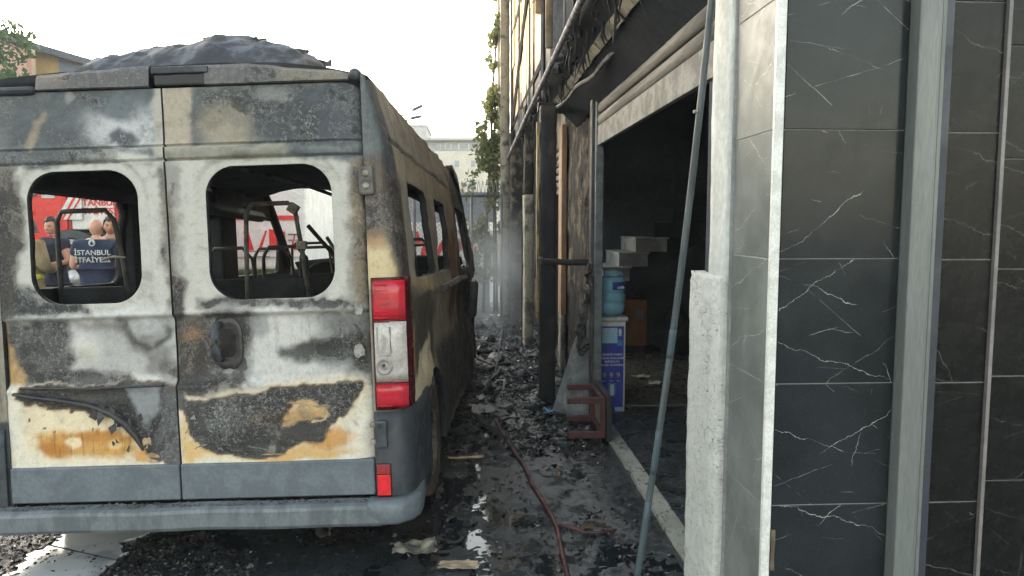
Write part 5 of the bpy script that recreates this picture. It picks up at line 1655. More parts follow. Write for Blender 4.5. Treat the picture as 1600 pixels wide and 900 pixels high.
pr = [(.03, -.02), (.05, .004), (.104, .02), (.119, .045), (.121, .095), (.112, .106), (.112, .118), (.122, .130), (.122, .178), (.112, .190), (.112, .200), (.122, .212), (.123, .255), (.118, .30), (.104, .325), (.05, .334), (.001, .334)]
o = MB().lathe(pr, (0, 0, 0), 'z', 36).build('bottle_body', m_bottle, bt, True)
o = MB()
for i in range(13):
    a = R(-95 + i * 6.5); o.v += [(.1245 * math.cos(a), .1245 * math.sin(a), .225), (.1245 * math.cos(a), .1245 * math.sin(a), .288)]
for i in range(12): o.f.append((i * 2, i * 2 + 2, i * 2 + 3, i * 2 + 1)); o.m.append(0)
o.build('bottle_label', M('dark_blue_label', (.02, .06, .30), (.03, .09, .4), .35), bt, True)
mb = MB()
for i in range(5):
    a = R(-72 + i * 7); mb.box((.1252 * math.cos(a) - .004, .1252 * math.sin(a) - .004, .234), (.1252 * math.cos(a) + .004, .1252 * math.sin(a) + .001, .250 + .004 * (i % 2)))
tag(mb.build('label_print', m_white, bt), kind='stuff')
th = np.linspace(0, math.pi / 2, 9); ph = np.linspace(0, 2 * math.pi, 25)
TH, PH = np.meshgrid(th, ph, indexing='ij')
rr = 1 + .5 * (fbm(np.cos(PH) * np.sin(TH) * 2.2 + 5, np.sin(PH) * np.sin(TH) * 2.2 + 5, 99, 3) - .5)
o = grid_obj('blue_cloth', np.stack([1.185 + .075 * rr * np.sin(TH) * np.cos(PH), 6.06 + .075 * rr * np.sin(TH) * np.sin(PH), 1.147 + .055 * rr * np.cos(TH)], -1), M('pale_blue_cloth', (.30, .48, .60), (.2, .36, .48), .8, bump=.6))
tag(o, 'pale blue cloth bundled on top of the water bottle', 'cloth')


# scraps on the ground
def scrap(name, x, y, w, d, a, mat, lab, cat, lift=.02, group=None, seed=0, nx=9, ny=7):
    V_ = []
    for i in range(nx):
        for j in range(ny):
            u, v = i / (nx - 1) - .5, j / (ny - 1) - .5
            e = 1 + .5 * (float(vn(u * 5 + seed, v * 5 + seed, 101)) - .5) if (i in (0, nx - 1) or j in (0, ny - 1)) else 1
            px, py = u * w * e, v * d * e
            X_, Y_ = x + px * math.cos(a) - py * math.sin(a), y + px * math.sin(a) + py * math.cos(a)
            V_.append((X_, Y_, float(gz(X_, Y_)) + .010 + lift * float(fbm(u * 3 + seed * 3, v * 3 + seed, 103, 3))))
    mb = MB(); mb.v = V_
    for i in range(nx - 1):
        for j in range(ny - 1): mb.f.append((i * ny + j, (i + 1) * ny + j, (i + 1) * ny + j + 1, i * ny + j + 1)); mb.m.append(0)
    o = mb.build(name, mat); solid(o, .003, 0)
    return tag(o, lab, cat, group)


m_ashcard = M('ashy_board', (.24, .22, .18), (.07, .07, .068), .85, .95, 16, (.42, .58), .8)
scrap('torn_board', -.27, 3.38, .20, .13, .15, m_ashcard, 'grey ash-covered torn board on the ground behind the bumper', 'board', .10, None, 3, 14, 10)
scrap('torn_cardboard', -.065, 3.27, .17, .07, -.05, m_card, 'flat pale brown piece of cardboard on the wet ground nearest the camera', 'cardboard', .02, None, 6)
scrap('torn_cardboard', -.87, 3.16, .10, .04, .1, m_card, 'small pale scrap on the ground under the bumper', 'cardboard', .02, None, 8)
scrap('wet_paper', .085, 6.42, .06, .13, .2, m_paper, 'white wet paper in the debris right of the rear wheel', 'paper', .03, None, 9)
scrap('wet_paper', .10, 5.95, .22, .24, .5, M('dirty_sheet', (.33, .34, .34), (.08, .08, .08), .6, .8, 9, (.45, .6)), 'dirty grey crumpled sheet in the debris beside the minibus', 'paper', .09, None, 11)
for i, (x, y, w_, d_, a, lb) in enumerate(((.66, 5.93, .13, .07, .2, 'blue plastic scrap lying left of the stool'), (.80, 5.75, .07, .06, .8, 'left blue plastic scrap on the ground between the stool legs'), (.885, 5.70, .085, .05, .3, 'right blue plastic scrap on the ground between the stool legs'), (.62, 5.98, .06, .05, 1.1, 'tiny pale blue scrap at the left end of the larger scrap'))):
    scrap('blue_scrap', x, y, w_, d_, a, m_cyan, lb, 'plastic scrap', .05, 'blue plastic scraps', 20 + i)
scrap('broken_plank', -.04, 4.82, .22, .035, .08, m_fl_tan, 'short scorched plank on the ground beside the rear wheel', 'plank', .02, None, 31)
scrap('pale_scrap', -.40, 4.30, .10, .02, .1, m_card, 'thin pale splinter on the ground under the bumper corner', 'splinter', .01, None, 33)
scrap('brown_rag', .62, 3.64, .13, .05, .1, M('brown_rag_cloth', (.10, .07, .04), (.04, .03, .02), .9), 'flattened brown rag on the ground right of the hose', 'rag', .05, None, 35)
scrap('ochre_scrap', .245, 4.30 - .5, .05, .04, .4, M('ochre_bit', (.17, .13, .06), (.08, .06, .03), .9), 'ochre crumpled scrap left of the hose', 'scrap', .04, None, 37)
tag(MB().tube([(.23, 7.3, .03), (.27, 7.6, .14), (.36, 8.3, .40)], .008, 6).build('thin_stick', m_galv), 'thin grey rod sticking up from the debris far down the alley', 'rod')

# ================================================================== FENCE, BANNER, IVY, SMOKE
fe = thing('mesh_fence', (-1.2, 12.0, 0), 'chain-link fence closing the far end of the alley', 'fence')
x0, x1, zt = -1.9, .50, 2.0
for x in (-1.9, -.9, .02, .50): adopt(MB().tube([(x, 12.03, 0), (x, 12.03, 2.05)], .025, 8).build('fence_post', m_galv, None, True), fe)
mb = MB(); s_ = .075
k = x0 - zt
while k < x1 + zt:
    for sg in (1, -1):
        a = k if sg > 0 else k
        xa, xb = (a, a + zt) if sg > 0 else (a + zt, a)
        p, q = Vector((xa, 12.0 + .003 * sg, 0.02)), Vector((xb, 12.0 + .003 * sg, zt))
        lo, hi = 0., 1.
        dx = q.x - p.x
        ta, tb = (x0 - p.x) / dx, (x1 - p.x) / dx
        lo, hi = max(0, min(ta, tb)), min(1, max(ta, tb))
        if hi - lo > .02: mb.tube([p.lerp(q, lo), p.lerp(q, hi)], .0026, 3, 0, False)
    k += s_
o = mb.build('wire_mesh', m_galv); adopt(o, fe); tag(o, kind='stuff')
adopt(MB().tube([(x0, 12.03, zt), (x1, 12.03, zt)], .022, 8).build('top_rail', m_galv, None, True), fe)
adopt(MB().tube([(x0 + (x1 - x0) * t / 700, 12.03 + .10 * math.cos(t * .32), 2.14 + .10 * math.sin(t * .32)) for t in range(700)], .005, 4).build('razor_coil', M('razor_steel', (.30, .31, .33), (.2, .2, .22), .5), None, True), fe)

bn = thing('red_white_hoarding', (-1.0, 13.6, 0), 'low white hoarding with torn red lettering panels behind the fence', 'hoarding')
W('hoarding_sheet', (-1.9, 13.6, .72), (.35, 13.63, 1.56), m_truck_white, bn)
random.seed(21)
for k in range(30):
    x = -1.83 + k * .071; z = U(.85, 1.35); w_ = U(.03, .11); h_ = U(.06, .3)
    mb = MB(); a = U(-.5, .5)
    P_ = [(x + w_ * U(.6, 1) * c * math.cos(a) - h_ * s * math.sin(a) * .5, z + w_ * c * math.sin(a) + h_ * .5 * s * math.cos(a)) for c, s in ((-.5, -1), (.5, -1), (.7, 0), (.5, 1), (-.5, 1), (-.7, 0))]
    n = len(P_)
    mb.v = [(p[0], 13.592, max(.73, min(1.55, p[1]))) for p in P_] + [(p[0], 13.599, max(.73, min(1.55, p[1]))) for p in P_]
    mb.f = [tuple(range(n))] + [(i, (i + 1) % n, n + (i + 1) % n, n + i) for i in range(n)]; mb.m = [0] * (n + 1)
    adopt(mb.build('red_patch', m_red if k % 5 else M('teal_print', (.1, .42, .42), None, .5) if k == 0 else bpy.data.materials.get('teal_print')), bn)
W('hoarding_base', (-1.9, 13.61, 0), (.35, 13.7, .718), M('pale_concrete_base', (.40, .41, .41), (.3, .31, .31), .85), bn)
W('grey_top_panel', (-1.4, 13.61, 1.57), (.45, 13.66, 2.12), M('grey_panel', (.30, .32, .36), (.24, .26, .3), .6), bn)


def leaf_cloud(pts, size, nrm=None, seed=0):
    """many small leaf quads at the given points"""
    n = len(pts); r_ = np.random.RandomState(seed)
    a = r_.normal(size=(n, 3)); a /= np.linalg.norm(a, axis=1)[:, None]
    b = r_.normal(size=(n, 3)); b -= a * (a * b).sum(1)[:, None]; b /= np.linalg.norm(b, axis=1)[:, None]
    s = size * r_.uniform(.55, 1.35, n)[:, None]
    P_ = np.asarray(pts)
    v = np.stack([P_ - a * s, P_ + b * s * .55 + a * s * .1, P_ + a * s, P_ - b * s * .55 + a * s * .1], 1).reshape(-1, 3)
    f = np.arange(4 * n).reshape(n, 4)
    me = bpy.data.meshes.new('leaves')
    me.vertices.add(4 * n); me.vertices.foreach_set('co', v.astype(np.float32).ravel())
    me.loops.add(4 * n); me.loops.foreach_set('vertex_index', f.astype(np.int32).ravel())
    me.polygons.add(n); me.polygons.foreach_set('loop_start', np.arange(0, 4 * n, 4, dtype=np.int32))
    me.update(calc_edges=True)
    return me


iv = thing('ivy_column', (.40, 12.75, 0), 'tall ragged ivy climbing the far corner of the shop building', 'ivy')
r_ = np.random.RandomState(3)
n = 7500
z = .5 + 5.2 * r_.uniform(0, 1, n) ** .95
wd = np.interp(z, [0, 1.0, 2.2, 3.0, 3.8, 4.6, 6], [.55, .50, .36, .24, .16, .10, .04])
cx = np.interp(z, [0, 2, 4, 6], [.22, .30, .42, .46])
x = cx + wd * np.clip(r_.normal(0, .5, n), -1.2, 1.0)
y = 12.85 + .2 * r_.normal(0, 1, n)
ok = fbm(x * 5 + 3, z * 3.5, 111, 3) > .49
me = leaf_cloud(np.c_[x, y, z][ok], .050, seed=4); me.name = 'ivy_leaves'; me.materials.append(m_ivy)
o = link('ivy_leaves', me); adopt(o, iv); tag(o, kind='stuff')
for k in range(7):
    bx = U(.05, .5)
    adopt(MB().tube([(bx, 12.85, 0), (bx * .6 + .16, 12.8 + U(-.05, .1), 1.8), (.42 + U(-.08, .06), 12.85, 3.4), (.46 + U(-.03, .03), 12.85, U(3.6, 5.4))], [.018, .014, .010, .005], 5).build('ivy_stem', m_bark, None, True), iv)


def tree(x, y, h, cr, seed, lab, n=5000, ls=.11, mat=None, zc=.62):
    t = thing('leafy_tree', (x, y, 0), lab, 'tree', 'trees round the yard')
    random.seed(seed); rr = np.random.RandomState(seed)
    adopt(MB().tube([(x, y, 0), (x + .1, y, h * .25), (x - .05, y, h * .5), (x + .1, y, h * .85)], [.16, .13, .09, .02], 8).build('tree_trunk', m_bark, None, True), t)
    P_ = []
    for k in range(17):
        a = U(0, 6.28); zz = h * U(.35, .8); r0 = cr * U(.5, 1.)
        e = Vector((x + r0 * math.cos(a), y + r0 * math.sin(a), zz + h * U(.02, .22)))
        adopt(MB().tube([(x, y, zz * .75), ((x * .5 + e.x * .5), (y * .5 + e.y * .5), zz * .95), e], [.06, .035, .01], 5).build('tree_limb', m_bark, None, True), t)
        m_ = n // 17
        q = rr.normal(0, 1, (m_, 3)); q *= (rr.uniform(0, 1, m_) ** .33 / np.linalg.norm(q, axis=1))[:, None]
        P_.append(np.array(e) + q * np.array([cr * .42, cr * .42, h * .10]))
    P_ = np.concatenate(P_)
    me = leaf_cloud(P_, ls, seed=seed); me.name = 'tree_crown'; me.materials.append(mat or m_leaf)
    o = link('tree_crown', me); adopt(o, t)
    return t


tree(-17.0, 25.0, 7.9, 2.9, 5, 'green tree at the far left before the yellow building', 9000, .12)
tree(-9.5, 30.0, 5.0, 2.6, 8, 'tree behind the fire engines, mostly hidden by the minibus', 3500, .16)
tree(-5.2, 31.0, 4.0, 2.2, 9, 'low tree behind the stone garden wall', 3500, .16)
tree(-15.2, 31.0, 5.2, 2.8, 10, 'tree behind the cab of the red fire engine', 3500, .16)

# stone garden wall seen through the minibus, grass in front
sw = thing('stone_wall', (-4, 24, 0), 'low tan stone garden wall glimpsed through the right rear window', 'wall')
rough_box('wall_core', (-9, 24.03, 0), (1.5, 24.4, 1.28), m_stone, sw, .25, .03, 71)
random.seed(5)
zz = 0
me_st = MB().box((-.5, -.03, -.5), (.5, .03, .5), 0, .03).mesh('wall_stone', m_stone)
for r in range(5):
    x = -6.8 + U(0, .2)
    while x < -2.4:
        l = U(.28, .5)
        o = link('wall_stone', me_st, sw); o.matrix_parent_inverse = Matrix.Translation(-sw.location)
        o.location = (x + l / 2, 24.0 + U(-.012, .012), .125 + r * .25); o.scale = (l - .03, 1, .225)
        x += l
gr = np.random.RandomState(8)
P_ = np.c_[gr.uniform(-7.5, .5, 6000), gr.uniform(21.5, 23.8, 6000), gr.uniform(.0, .30, 6000) * gr.uniform(.3, 1, 6000)]
me = leaf_cloud(P_, .10, seed=5); me.materials.append(leaf_mat('grass_blade', (.09, .14, .035), (.14, .16, .05)))
o = link('grass_verge', me); tag(o, kind='stuff')
rd = MB().add([(-40, 14.5, .004), (30, 14.5, .004), (30, 21.3, .004), (-40, 21.3, .004)], [(0, 1, 2, 3)]).build('road', M('pale_road', (.30, .30, .295), (.25, .25, .245), .85, .9, .6)); tag(rd, kind='structure')

# ================================================================== FIRE ENGINES
fe1 = thing('fire_engine', (-6.5, 13.6, 0), 'red fire engine with a white lettered body panel and dark wheel arch', 'fire engine', 'fire vehicles in the yard')
Y0 = 13.0
ht = lambda x, z: (x, z)


def plate(name, poly, y, mat, parent, t=.04, bev=.0):
    mb = MB(); n = len(poly)
    mb.v = [(x, y - t, z) for x, z in poly] + [(x, y, z) for x, z in poly]
    mb.f = [tuple(range(n)), tuple(range(n, 2 * n))[::-1]] + [(i, n + i, n + (i + 1) % n, (i + 1) % n) for i in range(n)]
    mb.m = [0] * len(mb.f)
    o = adopt(mb.build(name, mat), parent)
    if bev: bevel(o, bev)
    return o


def arch(cx, cz, r, a0=0, a1=180, n=16): return [(cx + r * math.cos(R(a0 + (a1 - a0) * k / n)), cz + r * math.sin(R(a0 + (a1 - a0) * k / n))) for k in range(n + 1)]


AC = (-6.75, .90)
W('cab_body', (-9.6, 13.02, .55), (-6.77, 15.4, 2.95), m_red, fe1, .05)
plate('cab_side', [(-9.6, .55), (-7.35, .55)] + arch(AC[0], AC[1], .55, 212, 96) + [(-6.80, 2.95), (-9.3, 2.95), (-9.6, 2.3)], 13.0, m_red, fe1, .05, .012)
plate('wheel_arch', arch(AC[0], AC[1], .55, 205, -25) + arch(AC[0], AC[1], .41, -25, 205), 12.949, m_darkgrey, fe1, .07, .01)
W('arch_liner', (-7.3, 12.965, .5), (-6.2, 13.012, 1.40), m_rubber, fe1)
plate('cab_stripe', [(-6.98, 1.62), (-6.70, 2.10), (-6.55, 2.10), (-6.55, 1.62)], 12.949, m_truck_white, fe1, .012)
plate('red_slash', [(-6.90, 1.622), (-6.86, 1.622), (-6.60, 2.06), (-6.64, 2.06)], 12.936, m_red, fe1, .008)
plate('red_slash', [(-6.80, 1.622), (-6.77, 1.622), (-6.54, 2.0), (-6.57, 2.0)], 12.936, m_red, fe1, .008)
plate('cab_window', [(-8.35, 1.98), (-7.32, 2.0), (-7.2, 2.1), (-7.2, 2.75), (-8.35, 2.75)], 12.948, m_cabglass, fe1, .02)
plate('cab_window', [(-9.35, 1.93), (-8.48, 1.96), (-8.48, 2.75), (-9.2, 2.75)], 12.948, m_cabglass, fe1, .02)
W('window_trim', (-7.72, 12.925, 1.9), (-7.60, 12.947, 2.8), M('pale_green_trim', (.40, .48, .42), None, .4), fe1)
W('grey_stripe', (-7.2, 12.935, 1.98), (-6.98, 12.949, 2.07), m_chrome, fe1)
adopt(MB().tube([(-7.50, 12.95, 1.93), (-7.60, 12.88, 1.9), (-7.60, 12.86, 1.78), (-7.52, 12.88, 1.74), (-7.36, 12.9, 1.74)], .028, 8).build('mirror_arm', m_rubber, None, True), fe1)
W('air_intake', (-7.08, 12.88, 1.46), (-6.94, 12.947, 1.60), m_rubber, fe1, .02)
W('body_panel', (-6.75, 12.985, 1.45), (-6.04, 15.4, 3.0), m_truck_white, fe1, .02)
W('panel_foot', (-6.19, 12.985, .72), (-6.04, 15.4, 1.448), m_truck_white, fe1, .01)
for zz_, tx in ((1.905, 'İSTANBUL'), (1.760, 'İTFAİYESİ')):
    o = text_mesh(tx, .150, m_red, 'red_lettering', None, .003, space=1.0, bold=.004); stand(o, -6.34, 12.978, zz_); adopt(o, fe1)
W('rear_locker', (-6.03, 13.0, .62), (-5.05, 15.4, 2.9), m_red, fe1, .03)
W('pump_handle', (-5.98, 12.95, 1.30), (-5.80, 12.998, 1.38), m_chrome, fe1, .01)
W('running_board', (-6.18, 12.80, .90), (-5.0, 13.0, .98), m_chrome, fe1, .01)
W('truck_chassis', (-9.4, 13.3, .35), (-5.1, 15.2, .548), m_rubber, fe1)
for x in (-6.75, -9.0):
    tw = MB().lathe([(.30, -.13), (.46, -.14), (.50, -.10), (.50, .10), (.46, .14), (.30, .13)], (0, 0, 0), 'y', 36).build('truck_wheel', m_rubber, None, True)
    tw.location = (x, 13.06, .62); adopt(tw, fe1)
    rm = MB().lathe([(.31, -.12), (.30, -.06), (.16, -.08), (.14, -.13), (.001, -.13)], (0, 0, 0), 'y', 28).build('wheel_hub', m_chrome, tw, True)
plate('inner_fender', arch(AC[0], AC[1], .39, 195, -15) + arch(AC[0], AC[1], .31, -15, 195), 12.948, m_chrome, fe1, .04)

fe2 = thing('fire_van', (-4.9, 17, 0), 'white rescue van with a red and white striped rear panel', 'rescue van', 'fire vehicles in the yard')
W('van_body', (-6.35, 17.02, .5), (-3.72, 21.5, 2.4), m_truck_white, fe2, .08)
plate('rear_panel', [(-6.3, .78), (-3.80, .78), (-3.80, 2.2), (-4.1, 2.35), (-6.1, 2.35), (-6.3, 2.2)], 17.0, m_truck_white, fe2, .04, .02)
plate('striped_window', [(-4.98, .93), (-4.15, .93), (-4.15, 1.35), (-4.28, 1.43), (-5.02, 1.43), (-5.10, 1.34)], 16.958, m_truck_white, fe2, .02, .004)
plate('red_block', [(-4.98, .94), (-4.86, .94), (-4.99, 1.42), (-5.09, 1.36)], 16.936, m_red, fe2, .006)
plate('red_block', [(-4.52, .94), (-4.16, .94), (-4.16, 1.36), (-4.52, 1.42)], 16.936, m_red, fe2, .006)
plate('red_block', [(-4.78, .94), (-4.70, .94), (-4.56, 1.38), (-4.60, 1.38)], 16.936, m_red, fe2, .006)
plate('red_block', [(-4.05, 1.0), (-4.00, 1.0), (-3.94, 1.28), (-3.97, 1.28)], 16.958, m_red, fe2, .006)
W('roof_stripe', (-6.3, 16.93, 1.62), (-3.85, 16.957, 1.72), m_red, fe2)
W('number_plate', (-5.02, 16.925, .80), (-4.55, 16.957, .90), m_white, fe2, .004)
W('plate_frame', (-5.05, 16.94, .785), (-4.52, 16.957, .7995), m_rubber, fe2)
W('plate_frame', (-5.05, 16.94, .9005), (-4.52, 16.957, .915), m_rubber, fe2)
for x in (-6.0, -4.1):
    tw = MB().lathe([(.20, -.10), (.33, -.11), (.35, -.07), (.35, .07), (.33, .11), (.20, .10)], (0, 0, 0), 'x', 28).build('van_wheel', m_rubber, None, True)
    tw.location = (x, 18.2, .35); adopt(tw, fe2)
W('tail_light', (-3.98, 16.935, .95), (-3.86, 16.957, 1.0), m_red_lens, fe2)
for k in range(3): W('equipment_shelf', (-4.10, 16.935, 1.02 + .13 * k), (-3.84, 16.957, 1.05 + .13 * k), m_cream, fe2)

# ================================================================== PEOPLE
def skin_mesh(nm, pts, edges, rad, mat, sub=2):
    me = bpy.data.meshes.new('tmp')
    me.from_pydata([tuple(p) for p in pts], edges, [])
    o = bpy.data.objects.new('tmp', me); COL.objects.link(o)
    o.modifiers.new('s', 'SKIN').use_smooth_shade = True
    if not me.skin_vertices: me.attributes  # the modifier adds the layer
    sv = me.skin_vertices[0].data
    for i, r_ in enumerate(rad):
        sv[i].radius = r_ if isinstance(r_, tuple) else (r_, r_)
        sv[i].use_root = (i == 0)
    m = o.modifiers.new('sub', 'SUBSURF'); m.levels = sub; m.render_levels = sub
    bpy.context.view_layer.update()
    out = bpy.data.meshes.new_from_object(o.evaluated_get(bpy.context.evaluated_depsgraph_get()))
    bpy.data.objects.remove(o); bpy.data.meshes.remove(me)
    out.name = nm; out.materials.clear(); out.materials.append(mat)
    out.polygons.foreach_set('use_smooth', [True] * len(out.polygons))
    return out


m_sk = Mat('skin')
m_skin = m_sk.fin(Base_Color=m_sk.n('VertexColor', {'layer_name': 'paint'}).outputs['Color'], Roughness=.5, Subsurface_Weight=.06)
SKIN = np.array((.48, .25, .17))


def head_geo(bald, smile, skin, beard=0.):
    nt, npn = 44, 48
    th = np.linspace(0, math.pi, nt); ph = np.linspace(0, 2 * math.pi, npn + 1)[:-1]
    TH, PH = np.meshgrid(th, ph, indexing='ij')
    x, y, z = np.sin(TH) * np.cos(PH), np.sin(TH) * np.sin(PH), np.cos(TH)
    front = np.clip(y, 0, 1)
    low = np.clip(-z, 0, 1)
    X = .076 * x * (1 - .30 * low ** 1.4); Y = .094 * y * (1 - .16 * low); Z = .118 * z
    Y = Y + .012 * front * low                                        # chin
    g = lambda cx, cz, sx, sz: np.exp(-((X - cx) / sx) ** 2 - ((Z - cz) / sz) ** 2) * (y > 0)
    Y = Y + .024 * g(0, -.022, .013, .018) + .010 * g(0, .004, .010, .022)        # nose
    for s in (-1, 1):
        Y = Y - .009 * g(s * .031, .006, .016, .011) + .006 * g(s * .030, .026, .02, .007)
    Y = Y + .006 * g(0, -.058, .022, .008)
    col = np.tile(skin, X.shape + (1,)) * (1 + .18 * (front[..., None] - .5))
    def put(m, c): 
        nonlocal col
        col = col * (1 - m[..., None]) + np.array(c) * m[..., None]
    for s in (-1, 1):
        put(np.clip(g(s * .031, .004, .012, .0055) * 1.6, 0, 1), (.03, .02, .018))
        put(np.clip(g(s * .031, .026, .018, .005) * 1.4, 0, .9), (.035, .022, .016))
    put(np.clip(g(0, -.058, .024 + .008 * smile, .006) * 1.4, 0, .9), (.40, .12, .10))
    if smile: put(np.clip(g(0, -.056, .02, .0042) * 1.6, 0, 1), (.75, .72, .68))
    if beard: put(np.clip((y > .05) * np.clip((-Z - .045) / .02, 0, 1) * beard, 0, 1) * (1 - np.clip(g(0, -.058, .024, .006) * 1.4, 0, 1)), tuple(skin * .45))
    v = np.stack([X, Y, Z], -1).reshape(-1, 3)
    f = []
    for i in range(nt - 1):
        for k in range(npn): f.append((i * npn + k, (i + 1) * npn + k, (i + 1) * npn + (k + 1) % npn, i * npn + (k + 1) % npn))
    v = list(map(tuple, v)); col = [tuple(c) for c in col.reshape(-1, 3)]
    for s in (-1, 1):                                                # ears
        b = len(v)
        for i in range(7):
            for k in range(8):
                a, t = math.pi * i / 6, 2 * math.pi * k / 8
                v.append((s * (.076 + .012 * math.sin(a) * abs(math.cos(t))), -.004 + .016 * math.sin(a) * math.sin(t) - .006, -.004 + .031 * math.cos(a))); col.append(tuple(skin * .92))
        for i in range(6):
            for k in range(8): f.append((b + i * 8 + k, b + i * 8 + 8 + k, b + i * 8 + 8 + (k + 1) % 8, b + i * 8 + (k + 1) % 8))
    return v, f, col


def person(loc, face, lab, hgt=1.62, shirt=None, trousers=None, hair=None, arms='down', bald=False, smile=0, skin=SKIN, broad=1., tilt=0., sleeve=.55, coat=None, collar=None, beard=0.):
    s = hgt / 1.75
    pe = thing('person', loc, lab, 'person', None, face)             # faces +Y of its own frame
    B = broad
    P_ = [(0, 0, .96), (0, -.01, 1.12), (0, 0, 1.30), (0, 0, 1.44), (0, .01, 1.51), (0, .015, 1.57)]
    rad = [(.15 * B, .105), (.145 * B, .10), (.165 * B, .115), (.10 * B, .075), (.054, .054), (.052, .052)]
    E_ = [(0, 1), (1, 2), (2, 3), (3, 4), (4, 5)]
    seg = {}
    for sg in (-1, 1):
        el, wr, hd = {'down': ((.25, -.03, 1.13), (.27, .06, .88), (.27, .09, .80)),
                      'cross': ((.27, .02, 1.17), (.10, .22, 1.12), (.00, .25, 1.15)),
                      'chest': ((.28, .04, 1.19), (.08, .20, 1.24), (-.01, .21, 1.28)),
                      'front': ((.25, .02, 1.14), (.16, .25, 1.10), (.13, .32, 1.11))}[arms if not isinstance(arms, tuple) else arms[0 if sg < 0 else 1]]
        b = len(P_)
        P_ += [(sg * .17 * B, 0, 1.425), (sg * el[0] * B, el[1], el[2]), (sg * wr[0], wr[1], wr[2]), (sg * hd[0], hd[1], hd[2])]
        rad += [.068, .046, .031, (.036, .022)]
        E_ += [(3, b), (b, b + 1), (b + 1, b + 2), (b + 2, b + 3)]
        seg[sg] = b
        d = (Vector(hd) - Vector(wr)).normalized(); d.x *= sg
        side = d.cross(Vector((0, 0, 1)));
        side = side.normalized() if side.length > .2 else Vector((0, 1, 0))
        base = Vector(P_[b + 3])
        for k, (off, ln) in enumerate(((-.030, .065), (-.010, .078), (.010, .074), (.029, .058))):
            f0 = base + d * .025 + side * off
            i = len(P_)
            P_ += [tuple(f0), tuple(f0 + d * ln * .5 + Vector((0, 0, -.006))), tuple(f0 + d * ln + Vector((0, 0, -.018)))]
            rad += [.0098, .0088, .0075]; E_ += [(b + 3, i), (i, i + 1), (i + 1, i + 2)]
        th = Vector(P_[b + 2]).lerp(base, .5) + side * -.034 * 1
        i = len(P_); P_ += [tuple(th + d * .01), tuple(th + d * .045 - side * .014)]; rad += [.011, .009]; E_ += [(b + 3, i), (i, i + 1)]
        l = len(P_)
        P_ += [(sg * .095 * B, 0, .90), (sg * .11, .01, .50), (sg * .115, -.02, .10), (sg * .125, .12, .045)]
        rad += [.092, .062, .042, (.042, .036)]
        E_ += [(0, l), (l, l + 1), (l + 1, l + 2), (l + 2, l + 3)]
        seg[sg * 2] = l
    S_ = lambda L: [tuple(Vector(p) * s) for p in L]
    rs = lambda L, k=1., add=0.: [tuple(q * s * k + add for q in r_) if isinstance(r_, tuple) else r_ * s * k + add for r_ in L]
    me = skin_mesh('person_body', S_(P_), E_, rs(rad), m_skin)
    body = link('person_body', me)
    col = np.tile(np.array(skin), (len(me.vertices), 1))
    hv, hf, hc = head_geo(bald, smile, np.array(skin), beard)
    Rm = Matrix.Rotation(tilt, 3, 'Z')
    hv = [tuple(Rm @ Vector(p) * (hgt / 1.70) + Vector((0, .025, 1.635 * s))) for p in hv]
    nv = [tuple(v.co) for v in me.vertices]; nf = [tuple(p.vertices) for p in me.polygons]
    nb = len(nv)
    mb = MB(); mb.v = nv + hv; mb.f = nf + [tuple(i + nb for i in q) for q in hf]; mb.m = [0] * len(mb.f)
    body.data = mb.mesh('person_body', m_skin, True, np.r_[col, np.array(hc)])
    body.parent = pe
    def cloth(name, ids, edges, mat, k, add, extra=None):
        mp_ = {i: j for j, i in enumerate(ids)}
        pts = [P_[i] for i in ids]; rr_ = [rad[i] for i in ids]
        if extra:
            for (a, p, r_) in extra: pts.append(p); rr_.append(r_)
        ee = [(mp_[a], mp_[b]) for a, b in edges if a in mp_ and b in mp_]
        if extra: ee += [(mp_[a], len(ids) + j) for j, (a, p, r_) in enumerate(extra)]
        c = skin_mesh(name, S_(pts), ee, rs(rr_, k, add), mat)
        return link(name, c, pe)
    l1, l2 = seg[-2], seg[2]; a1, a2 = seg[-1], seg[1]
    cloth('trousers', [0, l1, l1 + 1, l1 + 2, l2, l2 + 1, l2 + 2], E_, trousers, 1.06, .006, [(0, (0, 0, 1.02), (.145 * B, .10))])
    for sg, l in ((-1, l1), (1, l2)):
        sh = skin_mesh('shoe', S_([(P_[l + 2][0], P_[l + 2][1] - .03, .06), (P_[l + 3][0] * .98, P_[l + 3][1] * .4, .05), P_[l + 3], (P_[l + 3][0], P_[l + 3][1] + .06, .035)]), [(0, 1), (1, 2), (2, 3)], rs([.048, .048, .046, .034]), m_rubber)
        link('shoe', sh, pe)
    ids = [0, 1, 2, 3, a1, a2]; ex = []
    for a in (a1, a2):
        v = Vector(P_[a]).lerp(Vector(P_[a + 1]), sleeve if sleeve < 1 else 1.)
        if sleeve < 1: ex.append((a, tuple(v), .058))
    ex += [(0, (0, 0, .86), (.158 * B, .112)), (3, (0, .008, 1.478), (.078, .068))]
    if sleeve >= 1: ids += [a1 + 1, a1 + 2, a2 + 1, a2 + 2]
    sh = cloth('coat' if coat else 'shirt', ids, E_, shirt, 1.10, .012 + (.022 if coat else 0), ex)
    if collar is not None:
        cl = MB().lathe([(.066, 0), (.075, .005), (.064, .045), (.058, .043)], (0, .005, 1.475 * s), 'z', 20); link('collar', cl.mesh('collar', collar, True), pe)
    if coat:
        for z, rx in ((1.02, .195), (1.24, .215)):
            cl = MB().lathe([(1, -.028), (1.015, -.02), (1.015, .02), (1, .028)], (0, 0, 0), 'z', 28)
            cl.v = [(x * rx * s * B, y * .155 * s, z * s + zz) for x, y, zz in cl.v]
            link('reflective_band', cl.mesh('reflective_band', coat, True), sh)
        for a in (a1, a2):
            p = Vector(P_[a + 1]) * s; q = Vector(P_[a + 2]) * s
            link('reflective_band', MB().tube([p.lerp(q, .25), p.lerp(q, .5)], .066 * s, 12).mesh('reflective_band', coat, True), sh)
